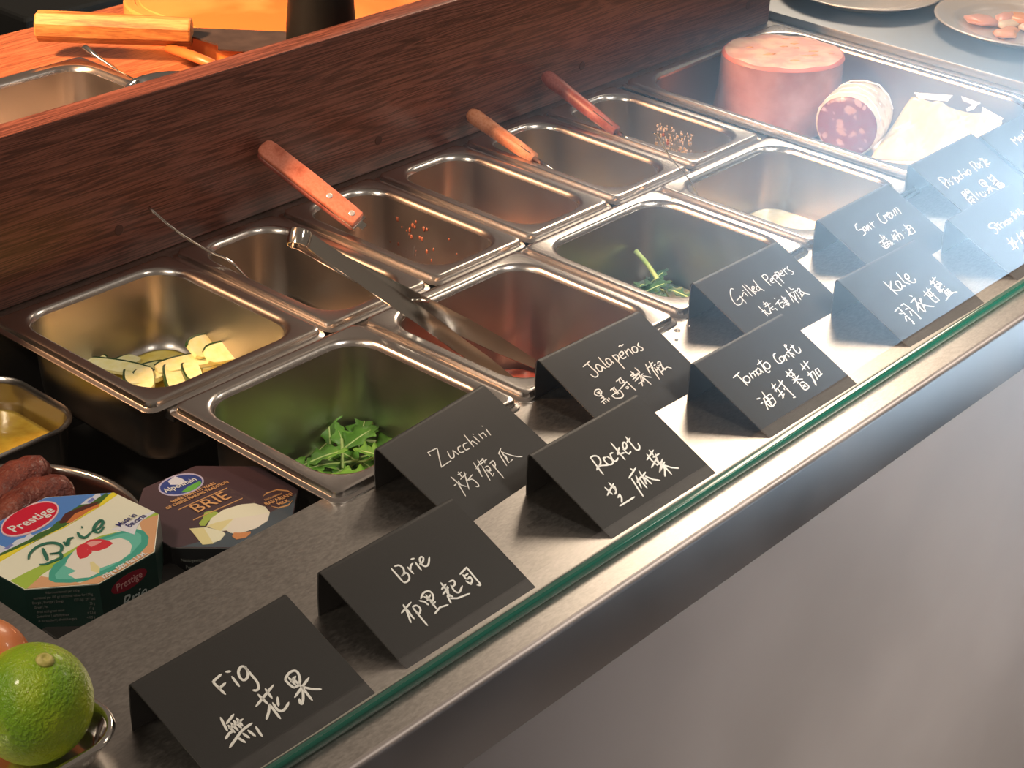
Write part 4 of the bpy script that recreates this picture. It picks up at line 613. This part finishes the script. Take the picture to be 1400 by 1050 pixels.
text('Prestige', 11.5, PR['white'], 'lettering', b1, (-1.5, 34.2, zt), bold=.14, sx=.82)
m = M()
for st in parse(BRIE_SCRIPT):
    Q = catmull([(a, b, 0) for a, b in st], 4); R = []
    for i, p in enumerate(Q):
        d = (Q[min(i+1, len(Q)-1)]-Q[max(i-1, 0)]).normalized(); s = Vector((-d.y, d.x, 0)); wv = .95*(.45+.75*math.sin(math.pi*(i+1)/(len(Q)+1)))
        R.append([(p+s*wv)+Vector((0, 0, zt-.3)), (p+s*wv)+Vector((0, 0, zt)), (p-s*wv)+Vector((0, 0, zt)), (p-s*wv)+Vector((0, 0, zt-.3))])
    m.add(*loft(R, True, True))
m.build('script_lettering', PR['ink'], b1)
text('Made in', 6.2, PR['navy'], 'lettering', b1, (32.5, -10.8, zt), (0, 0, .12), sx=.75, bold=.05)
text('Bavaria', 6.4, PR['navy'], 'lettering', b1, (35.5, -16, zt), (0, 0, .12), sx=.8, bold=.05)
text('125g e 50% Fat i.d.M.', 5.2, PR['white'], 'lettering', b1, (0, -47.0, zt), sx=.72, bold=.15)
ap = R1*math.cos(math.pi/8)
# front side of the green box
M().add(*loft([[(13*math.cos(a*math.pi/16), -ap-y, 19+5.0*math.sin(a*math.pi/16)) for a in range(32)] for y in (-.1, .12)], True, True)).build('printed_oval', flat('darkred', (.26, .012, .03)), b1)
text('Prestige', 6.6, flat('rose', (.62, .32, .32)), 'lettering', b1, (0, -ap-.2, 19), (math.pi/2, 0, 0), bold=.03, sx=.9)
text('Brie', 12, flat('silver', (.50, .56, .55)), 'lettering', b1, (1, -ap-.15, 6.5), (math.pi/2, 0, 0), shear=.4, sx=.95)
# nutrition side (front left face)
a2 = -math.pi*3/4; nx, ny = math.cos(a2), math.sin(a2)
for i, s in enumerate(['Valori nutrizionali per 100 g', 'nutritional per 100 g | functional values for 100 g', 'Energia | Energija | Energy            1221 kJ / 297 kcal', 'Grassi | Fat                                                  25 g', 'di cui acidi grassi saturi                             17 g', 'Carboidrati | carbohydrate                      < 0,5 g', 'di cui zuccheri | of which sugars            < 0,5 g']):
    text(s, 2.3, PR['grey'], 'fine_print', b1, (nx*(ap+.15), ny*(ap+.15), H1-3.2-i*3.1), (math.pi/2, 0, a2+math.pi/2), sx=.72)
a3 = -math.pi
text('Brie', 4, PR['grey'], 'fine_print', b1, (-ap-.15, 8, 18), (math.pi/2, 0, a3+math.pi/2))
b2, zt = cheese_box((-25.5, -93.6, -19.8), math.radians(-3.9), (0, -.044), H1, 52.6, 'dark plum octagonal cheese box with gold BRIE lettering and a cheese wheel picture', PR['black'], PR['plum'], LID_DARK, .972)
zt += .15
text('Alpenhain', 7.2, PR['white'], 'lettering', b2, (-2, 34.6, zt), (0, 0, -.03), bold=.05, sx=.82)
text('MORE THAN 115 YEARS', 4.0, PR['gold'], 'lettering', b2, (-1.5, 21.2, zt), sx=.78, bold=.07)
text('OF CHEESE MAKING TRADITION', 4.0, PR['gold'], 'lettering', b2, (-1.5, 17.2, zt), sx=.80, bold=.07)
text('BRIE', 14.5, PR['gold'], 'lettering', b2, (-1, 4.4, zt), bold=.0, sx=.98)
text('EXCLUSIVELY', 2.6, PR['gold'], 'lettering', b2, (31, -17.2, zt), (0, 0, -.08), sx=.85)
text('BAVARIAN', 5.0, PR['gold'], 'lettering', b2, (31, -21.8, zt), (0, 0, -.08), sx=.8, bold=.08)
text('MILK', 4.6, PR['gold'], 'lettering', b2, (31, -26.8, zt), (0, 0, -.08), sx=.8, bold=.08)
text('NET WT. 125 g e  50% Fat i.d.m.', 4.2, PR['peak'], 'lettering', b2, (-3, -46.8, zt), sx=.68)
text('Nettogewicht / Net weight', 3.2, PR['grey'], 'fine_print', b2, (-R1*.70, -R1*.70, H1-6), (math.pi/2, 0, -math.pi/4), sx=.8)
text('Peso netto / Poids net', 3.2, PR['grey'], 'fine_print', b2, (-R1*.70, -R1*.70, H1-11), (math.pi/2, 0, -math.pi/4), sx=.8)
# ---------------------------------------------------------------- bowl of sausages, left pan
bowl = thing('round_bowl', 'round steel bowl with dark red sausages behind the cheese boxes', 'bowl', (-122, -10, -113.9))
pf = [(0, 1.6), (42, 1.6), (56, 6), (68, 20), (77, 46), (81, 72), (82.5, 76), (85, 77.6), (87.3, 76.6), (87, 75.2), (84, 74.6), (80, 46), (70, 18), (58, 3), (44, 0), (0, 0)]
pf = [(max(r, .3), z) for r, z in pf]
V, F = lathe(pf, 72); mesh('bowl_shell', V, F, mat('bowl_steel', (.60, .56, .52), .18, 1), bowl, smooth=True)
SAUS = mat('cured_sausage', (.12, .022, .016), .5, col2=(.27, .065, .04), scale=60, bump=1.0, bscale=150, bdist=.004, detail=6, coat=.12)
def sausage(P, r, label, tie=None):
    P = catmull(P, 4); n = len(P); t = thing('sausage', label, 'sausage', P[n//2]-Vector((0, 0, r)), 0, 'sausages in the round bowl')
    rs = [r*(.25+.75*min(1, (min(i, n-1-i)/(n*.14))**.5))*(1+.05*math.sin(i*2.1)) for i in range(n)]
    V_, F_ = tube(P, rs, 22); V_ = [Vector(v)+Vector((math.sin(q*1.7+i_*.9), math.sin(q*2.3+i_*.5), math.cos(q*1.1+i_*1.3)))*.45 for i_, q, v in [(k//22, k % 22, v) for k, v in enumerate(V_)]]
    mesh('casing', V_, F_, SAUS, t, smooth=True, off=P[n//2]-Vector((0, 0, r)))
    mesh('tied_end', *tube([P[-1], P[-1]+(P[-1]-P[-2]).normalized()*7], [2.2, 3.2], 8), SAUS, t, smooth=True, off=P[n//2]-Vector((0, 0, r)))
sausage([at(-60, 760, -62), at(-30, 715, -48), at(10, 672, -40), at(40, 654, -38), at(62, 664, -44)], 15, 'wrinkled dark red sausage arching highest over the bowl rim')
sausage([at(-40, 790, -60), at(-5, 735, -50), at(35, 692, -40), at(70, 678, -38), at(95, 690, -46)], 14, 'lighter red sausage in front of the highest one')
sausage([(-160, 20, -82), (-120, 35, -88), (-80, 22, -84)], 15, 'dark sausage lying low inside the bowl')
sausage([(-150, -15, -86), (-115, -8, -92), (-75, -5, -86)], 14, 'dark sausage under the others on the bowl floor')
lp = pan(-160, 4, 78, 172, 55, 'shallower steel pan of yellow food at the left edge, set low behind the bowl', z=-40, rimw=15.9, group=None) if False else None
t = thing('deep_tray', 'rectangular steel tray with golden yellow contents at the left edge of the opening', 'tray', (-95, 129, -113.9))
prof = [(0, 71, 26), (-1.2, 70, 27), (-1.6, 68.4, 27), (-.6, 67.4, 26), (1.2, 66, 25), (4, 20, 24), (6, 6, 22), (12, 0, 18), (13, 1.2, 17), (7.5, 7, 21), (5.4, 20, 23), (2.6, 66, 24), (1.6, 70, 25)]
R = [[(x, y, z) for x, y in rr(206, 96, i, r, 9)] for i, z, r in prof]; n = len(R[0]); V, F = loft(R, close=True)
F = [f for f in F if {i//n for i in f} != {7, 8}]; F += [tuple(7*n+k for k in range(n)), tuple(8*n+k for k in range(n))[::-1]]
M().add(V, F).build('tray_shell', RIM, t, auto=50)
pool('yellow_sauce', 'golden yellow sauce inside the tray at the left edge', 'sauce', -198, 8, 81, 177, -64, 8, 22, sauce_mat('sauce_yellow', (.72, .42, .04), (.88, .60, .08)), 2, 12, -110.7)
# ---------------------------------------------------------------- fruit tray, lime, orange
tr_ = thing('fruit_tray', 'small polished steel tray holding the lime at the lower left corner', 'tray', (-288, -188, -6))
prof = [(0, 20.2, 24), (-1.6, 19.4, 25), (-2.0, 18, 25), (-1.2, 17, 24), (.6, 16.6, 23), (5, 5, 20), (9, 0, 17), (10, 1.2, 16), (6.4, 6, 19), (2.4, 17.6, 22), (1.4, 19.6, 23)]
R = [[(x, y, z) for x, y in rr(138, 132, i, r, 10)] for i, z, r in prof]; n = len(R[0]); V, F = loft(R, close=True)
F = [f for f in F if {i//n for i in f} != {6, 7}]; F += [tuple(6*n+k for k in range(n)), tuple(7*n+k for k in range(n))[::-1]]
M().add(V, F).build('tray_shell', POLISH, tr_, auto=55)
def fruit(name, c, r, m_, label, cat, ax, nub=None):
    V = []; n, s = 28, 44; R = []
    for i in range(1, n):
        th = math.pi*i/n; q = 1+.035*math.cos(th)**4; z = math.cos(th)*1.07
        if math.cos(th) > .985: z -= .0
        R.append([(r*q*math.sin(th)*math.cos(2*math.pi*k/s), r*q*math.sin(th)*math.sin(2*math.pi*k/s), r*z) for k in range(s)])
    V, F = loft(R, True, True); q = Vector(ax).normalized().to_track_quat('Z', 'Y')
    o = mesh(name, V, F, m_, smooth=True); o.location = Vector(c)*K; o.rotation_mode = 'QUATERNION'; o.rotation_quaternion = q
    if nub: mesh('stem_scar', *lathe([(.6, 1.10*r), (1.6, 1.105*r), (2.3, 1.135*r), (3.2, 1.125*r), (4.2, 1.09*r), (4.6, 1.05*r)], 16), nub, o, smooth=True)
    tag(o, label, cat); return o
pc = at(47, 966, 25)
LIME = mat('lime_peel', (.19, .38, .010), .33, col2=(.52, .62, .02), scale=24, bump=.9, bscale=480, bdist=.0016, spec=.5, coat=.15, ramp=(.38, .68), sss=.08)
fruit('lime', (pc.x, pc.y, 26.8), 28.5, LIME, 'bright green lime with a pale stem scar, at the lower left corner', 'lime', _R*.31+_U*.77-_F*.55, mat('lime_scar', (.66, .56, .20), .6, col2=(.45, .42, .08), scale=300))
pc = at(-10, 922, 22)
fruit('orange_fruit', (pc.x-3, pc.y+5, 23), 26, mat('orange_peel', (.80, .20, .05), .38, col2=(.85, .32, .12), scale=20, bump=.2, bscale=400, coat=.2), 'orange-red round fruit half hidden behind the lime', 'fruit', (0, 0, 1))
# ---------------------------------------------------------------- utensils in the pans
def frame_tube(A, B, w_, h_, up, n=2, fl=.5): return tube([A, B], [(w_/2, h_/2)]*2, flat=fl, up=up)
A, B = Vector((267, 185, 53)), Vector((290, 101, 9)); d = (B-A).normalized()
sp = thing('spatula', 'utensil with a flat orange-red wooden handle and two silver rivets, leaning on the board', 'spatula', A)
nrm = Vector((.10, -.55, .83)); nrm = (nrm-d*nrm.dot(d)).normalized(); nrm = Vector((-.35, -.45, .8)); nrm = (nrm-d*nrm.dot(d)).normalized()
def bar(A, B, w_, h_, off, ends=True):
    A = A+nrm*off; B = B+nrm*off; L_ = (B-A).length; P = []; S = []
    for s, k in ((0, .35), (.012, .7), (.04, .93), (.09, 1), (.5, 1.0), (.9, .92), (.985, .86), (1, .72)): P.append(A+(B-A)*s); S.append((w_/2*k, h_/2*(k if s < .1 else 1)))
    return tube(P, S, flat=.55, up=nrm)
hs = mesh('handle_scale', *bar(A, B, 16.5, 5.2, 3.4), HAND, sp, smooth=True, off=A)
mesh('handle_scale', *bar(A, B, 16.5, 5.2, -3.4), HANDDARK, sp, smooth=True, off=A)
mesh('tang', *tube([A+d*6, B+d*2], [(7.2, .8)]*2, flat=.4, up=nrm), TONG, sp, off=A)
mesh('blade', *tube([B-d*2, B+d*3, B+d*7], [(5, .7), (3, .7), (3, .5)], flat=.4, up=nrm), TONG, sp, off=A)
for s in (.70, .93):
    p = A+(B-A)*s; R = [[p+nrm*h+(d*math.cos(a*math.pi/8)+d.cross(nrm)*math.sin(a*math.pi/8))*r for a in range(16)] for r, h in ((2.4, 5.4), (2.4, 6.3), (1.9, 6.6))]
    mesh('rivet', *loft(R, True, True), mat('rivet_metal', (.75, .76, .78), .25, .6) if s == .70 else bpy.data.materials['rivet_metal'], hs, smooth=False, off=A)
def round_handle(A, B, r, m_, label, m2, kk=1):
    t = thing('wooden_handled_spoon', label, 'spoon', A); d = (B-A).normalized(); P = [A+d*x for x in (0, 1.2, 4, 9, 30, 60)]+[B]
    rs = [r*.35, r*.75, r*.98, r*1.08, r*1.0, r*.95, r*.8]
    mesh('handle', *tube(P, rs, 14), m_, t, smooth=True, off=A)
    mesh('slot', *tube([B-d*26+Vector((-r*.55, 0, r*.72)), B-d*2+Vector((-r*.45, 0, r*.70))], [(.5, .5)]*2, 6), DARK, t, off=A)
    mesh('steel_neck', *tube([B, B+d*18, B+d*40], [2.6, 2.2, 2.0], 8), TONG, t, smooth=True, off=A)
    mesh('spoon_bowl', *tube([B+d*38, B+d*44, B+d*56, B+d*62], [(3, .8), (9, .8), (10, .8), (4, .6)], 12), TONG, t, smooth=True, off=A)
round_handle(Vector((508, 182, 20)), Vector((506, 104, 1)), 6.6, HANDTAN, 'round tan wooden handle leaning out of the golden sauce pan', TONG)
round_handle(Vector((609, 182, 31)), Vector((607, 94, 2)), 6.6, HANDDARK, 'round dark red wooden handle leaning out of the pale crumb pan', TONG)
def thin_spoon(P, label, bowl_d, w0=2.2, w1=1.2):
    t = thing('thin_spoon', label, 'spoon', P[0]); Q = catmull(P, 5); n = len(Q)
    mesh('handle', *tube(Q, [(w0+(w1-w0)*i/(n-1), .55) for i in range(n)], flat=.5), TONG, t, smooth=True, off=P[0])
    e = Q[-1]; d = Vector(bowl_d).normalized()
    mesh('spoon_bowl', *tube([e-d, e+d*5, e+d*14, e+d*24, e+d*28], [(w1, .6), (7, 1.0), (11, 1.2), (8, 1.0), (2, .5)], 12), TONG, t, smooth=True, off=P[0])
thin_spoon([Vector((155, 187, 35)), Vector((163, 168, 21)), Vector((174, 145, 8)), Vector((183, 127, 1)), Vector((191, 110, -18)), Vector((199, 92, -40))], 'thin steel spoon leaning on the board beside the zucchini pan', (.3, -.6, -.4), 1.3, 1.0)
thin_spoon([Vector((526, -5, 51)), Vector((531, -6, 47)), Vector((545, -11, 25)), Vector((564, -20.5, 1)), Vector((580, -27, -30))], 'thin steel spoon leaning at the corner of the sour cream pan', (.5, -.2, -.45), 1.5, 1.1)
# tongs
P0 = at(412, 328, 82); T1 = Vector((332, -50, -74)); T2 = Vector((299, -62, -76))
tg = thing('tongs', 'long polished steel tongs resting in the tomato pan, loop end up at the left', 'tongs', P0)
d = (T1-P0).normalized(); wv = Vector((0, 0, 1)); wv = (wv-d*wv.dot(d)).normalized(); sd = d.cross(wv).normalized(); vd = (P0-_O).normalized(); ph = math.radians(26)
wv = wv*math.cos(ph)+sd*math.sin(ph)*(1 if sd.dot(vd) > 0 else -1); sd = d.cross(wv).normalized()
# sprung loop: a bent strip, width along wv
cxl = P0-d*2; loop = []
for k in range(19):
    a = math.radians(35+k*(290/18)); loop.append(cxl-d*7*math.cos(a)*-1-d*0+sd*7*math.sin(a))
W_ = 5.4
def strip(P, hw, th, up):
    P = [Vector(p) for p in P]; R = []
    for i, p in enumerate(P):
        q = (P[min(i+1, len(P)-1)]-P[max(i-1, 0)]).normalized(); u = hw[i] if isinstance(hw, list) else hw
        upv = (up-q*up.dot(q)).normalized(); s = q.cross(upv).normalized()
        R.append([p+upv*u+s*th, p+upv*u-s*th, p+upv*u*.5-s*(th+.25*u*.3), p-upv*u*.5-s*(th+.25*u*.3), p-upv*u-s*th, p-upv*u+s*th, p-upv*u*.5+s*(th-.25*u*.3), p+upv*u*.5+s*(th-.25*u*.3)])
    return loft(R, True, True)
mesh('spring_loop', *strip(loop, W_, .5, wv), TONG, tg, smooth=False, off=P0, auto=40)
def arm(S_, T, sgn):
    mid = S_*.5+T*.5+sd*sgn*2
    P = catmull([S_, S_*.75+T*.25+sd*sgn*1.5, mid, S_*.28+T*.72, T], 5); n = len(P)
    hw = [W_+((1.0 if sgn > 0 else 2.6)*math.sin(math.pi*i/(n-1)))-(2.0 if i > n-4 else 0)*(i-(n-4))/3 for i in range(n)]
    mesh('arm', *strip(P, hw, .55*sgn if sgn > 0 else .55, wv), TONG, tg, off=P0, auto=40)
arm(P0+sd*4.5+d*4, T2 if (T2-T1).dot(sd) > 0 else T1, 1); arm(P0-sd*4.5+d*4, T1 if (T2-T1).dot(sd) > 0 else T2, -1)
q1 = P0*.52+T1*.48; mesh('latch', *tube([q1+sd*6+wv*2, q1-sd*2+wv*3, q1-sd*9+wv*2], 1.3, 8), POLISH, tg, smooth=True, off=P0)
# ---------------------------------------------------------------- plates on the side worktop
def plate(c, label, foodm=None):
    t = thing('round_plate', label, 'plate', (c[0], c[1], 3.1), 0, 'plates on the side worktop')
    pf = [(.3, 3.2), (50, 3.2), (58, 4.0), (62, 6.5), (66, 10), (70, 11.2), (84, 14.5), (87, 15.3), (88.3, 14.8), (88, 13.8), (84, 12.8), (70, 9.0), (64, 5.0), (58, 1.2), (50, 0), (.3, 0)]
    V, F = lathe(pf, 80); mesh('plate_disc', V, F, mat('plate_steel', (.72, .69, .65), .26, .45) if 'plate_steel' not in bpy.data.materials else bpy.data.materials['plate_steel'], t, smooth=True)
    return t
plate((1117, 156), 'round metal plate at the top edge beyond the ham pan, empty')
plate((1141, -22), 'round metal plate with pale orange food at the top right corner')
rnd = random.Random(4); FO = [mat('salad_cream', (.85, .68, .50), .4, coat=.3), mat('salad_orange', (.85, .38, .16), .4, coat=.3), mat('salad_pink', (.80, .42, .34), .4, coat=.3)]
for k in range(12):
    a = rnd.uniform(0, 6.28); r = 48*math.sqrt(rnd.random()); s = rnd.uniform(13, 20)
    o = mesh('food_slice', *blob((0, 0, 3), s, k, (1, rnd.uniform(.5, 1), .22)), FO[(k*7) % 3], smooth=True, loc=(1141+r*math.cos(a), -22+r*math.sin(a), 6.4+.9*(k % 3)))
    tag(o, 'soft %s piece of food on the top right plate' % ['cream-coloured', 'orange', 'pink'][(k*7) % 3], 'food', 'food pieces on the plate')
# ---------------------------------------------------------------- kitchen side
wt = thing('kitchen_worktop', 'reddish wooden worktop behind the divider board with a pan set into it', 'worktop', (300, 365, -900))
WO = (300, 365, -900); hx0, hx1, hy0, hy1 = 112, 262, 256, 408
xs = [-400, hx0, hx1, 980]; ys = [213, hy0, hy1, 520]; V = [(x, y, z) for z in (60, 30) for y in ys for x in xs]; F = []
for i in range(3):
    for j in range(3):
        if i == 1 and j == 1: continue
        a = j*4+i; F += [(a, a+1, a+5, a+4), tuple(16+k for k in (a, a+4, a+5, a+1))]
for (p, q) in [(0, 1), (1, 2), (2, 3)]: F += [(p, p+16, q+16, q), (12+p, 12+q, 28+q, 28+p), (4*p, 4*q, 4*q+16, 4*p+16), (4*p+3, 4*p+19, 4*q+19, 4*q+3)]
for (p, q) in [(5, 6), (6, 10), (10, 9), (9, 5)]: F.append((p, q, q+16, p+16))
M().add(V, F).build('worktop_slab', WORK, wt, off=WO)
M().box(-400, 980, 252, 510, -900, -20).box(-400, 980, 498, 512, -20, 30).build('cabinet_body', DARK, wt, off=WO)
pan(98, 276, 242, 422, 65, 'steel pan set into the kitchen worktop behind the board at the upper left', z=66.1, group='steel pans and bowls behind the board')
o = mesh('food_scrap', *blob(at(46, 140, 10), 3.2, 3, (1, 1, .7)), mat('carrot_bit', (.85, .35, .10), .5), smooth=True, off=at(46, 140, 10), loc=at(46, 140, 10)); tag(o, 'tiny orange scrap on the wall of the kitchen pan', 'food')
thin_spoon([at(114, 63, 100), at(130, 75, 94), at(165, 98, 80), at(185, 109, 70)], 'steel spoon handle sticking up beside the kitchen pan at the upper left', (.2, -.6, -.05), 3.2, 2.0)
def small_bowl(c, r, h_, label):
    t = thing('small_bowl', label, 'bowl', (c[0], c[1], 60.1), 0, 'steel pans and bowls behind the board')
    pf = [(.3, 1.4), (r*.55, 1.4), (r*.8, h_*.4), (r*.93, h_-1.5), (r, h_), (r*1.03, h_-1), (r*.98, h_-2.5), (r*.85, h_*.38), (r*.6, 0), (.3, 0)]
    V, F = lathe(pf, 48); mesh('bowl_shell', V, F, POLISH, t, smooth=True)
pc = at(225, 122, 82); small_bowl((pc.x+8, 272), 38, 22, 'small round steel bowl whose rim just shows beside the spoon behind the board')
pc = at(325, 90, 80); small_bowl((350, 266), 37, 20, 'small round steel bowl below the knife, with a wooden stick leaning on it')
P = [at(231, 66, 74), at(262, 76, 80), at(291, 88, 84)]
o = mesh('wooden_stick', *tube([P[0], P[0]*.98+P[1]*.02, P[1], P[2]], [(2, 2), (5, 4), (5.4, 4.2), (5, 4)], 12), mat('stick_orange', (.50, .13, .03), .4), smooth=True, off=P[1], loc=P[1]); tag(o, 'rounded orange wooden stick end showing below the knife handle', 'utensil')
cb = thing('chopping_board', 'orange wooden chopping board with rounded corners behind the knife', 'chopping board', (560, 400, 60.2))
R = [[(x+0, y+0, z) for x, y in rr(410, 218, i, r, 12)] for i, z, r in ((1.5, 0, 70), (0, 1.5, 71), (0, 17, 71), (1.6, 19, 70), (9, 19, 64), (10, 18, 63), (13, 18, 60), (14, 19, 59))]
M().add(*loft(R, True, True)).build('board_slab', CHOP, cb, auto=40)
kn = thing('kitchen_knife', 'kitchen knife with light wooden handle and dark blade on the chopping board', 'knife', at(262, 42, 88))
KO = at(262, 42, 88); A = at(50, 35, 88); B = at(262, 44, 88); d = (B-A).normalized()
P = [A, A+d*1.5, A+d*40, B-d*1.5, B]; m = M(); R = []
sv = d.cross(Vector((0, 0, 1))).normalized(); uv = Vector((0, 0, 1))
for i, (p, s) in enumerate(zip(P, (.86, 1, 1.0, .93, .88))):
    R.append([p+(sv*math.cos(math.pi/8+k*math.pi/4)*11.8+uv*math.sin(math.pi/8+k*math.pi/4)*13.5)*s for k in range(8)])
mesh('handle', *loft(R, True, True), KNIFEW, kn, off=KO)
# material follows the handle direction: turn its object space
q = Vector((d.x, d.y, 0)).normalized()
s1 = at(262, 37, 84); s2 = s1+q*150; h1 = at(295, 66, 84); e2 = h1+q*118+ (s2-s1-q*150)
pts = [B-d*8+sv*5, B-d*8-sv*5, s1+q*4, s1+q*6, s2, s2+q*14+sv*14, e2+sv*0, h1+q*6, h1, h1-q*4-sv*10]
blade = [s1-q*10, s2, s2+q*26+sv*20, h1+q*125, h1+q*2, h1-sv*12, s1-q*10+sv*13]
V = [p+Vector((0, 0, .4)) for p in blade]+[p-Vector((0, 0, 1.2)) for p in blade]; n = len(blade)
V = [Vector((v.x, v.y, 83.6 if i < n else 82.0)) for i, v in enumerate(V)]
mesh('blade', V, [tuple(range(n)), tuple(range(n, 2*n))[::-1]]+[(i, (i+1) % n, n+(i+1) % n, n+i) for i in range(n)], mat('blade_iron', (.10, .075, .07), .42, .7, col2=(.16, .12, .11), scale=60), kn, off=KO)
bt = thing('black_bottle', 'plain black bottle standing behind the board in front of the chopping board', 'bottle', (408, 264, 60.2))
V, F = lathe([(.3, 0), (27, 0), (29.5, 2), (30, 8), (29.5, 40), (27.5, 66), (25, 90), (22, 112), (14, 124), (12, 126), (12, 140), (10, 142), (.3, 142)], 40)
mesh('bottle_body', V, F, mat('black_plastic', (.003, .004, .004), .45, spec=.25), bt, smooth=True)
gb = thing('grey_cabinet', 'plain dark grey cabinet far behind the kitchen worktop', 'cabinet', (850, 1300, -900))
M().box(760, 1000, 1200, 1420, -900, -200, 0, 6).build('cabinet_body', mat('cabinet_grey', (.03, .032, .03), .6), gb, off=(850, 1300, -900))
# ---------------------------------------------------------------- droplets, floor
for k, (u, v, r) in enumerate(((926, 452, 2.6), (925, 465, 1.6), (941, 446, 1.5))):
    p = at(u, v, -6); o = mesh('water_drop', *lathe([(.1, r*.42), (r*.5, r*.38), (r*.85, r*.2), (r, 0.02)], 16), mat('water', (.75, .78, .8), .03, .0, trans=.8) if k == 0 else bpy.data.materials['water'], smooth=True, loc=(p.x, p.y, -6)); tag(o, 'tiny water drop between the Jalapeños and Grilled Peppers cards', 'water drop', 'water drops on the counter')
fl = mesh('floor', [(-4000, -5000, -900), (7000, -5000, -900), (7000, 4000, -900), (-4000, 4000, -900)], [(0, 1, 2, 3)], mat('floor_tile', (.060, .056, .052), .7, col2=(.078, .072, .067), scale=2)); fl['kind'] = 'structure'
# ---------------------------------------------------------------- final sweep: apply nothing, just make sure modifiersless meshes are valid
for me in bpy.data.meshes: me.validate()
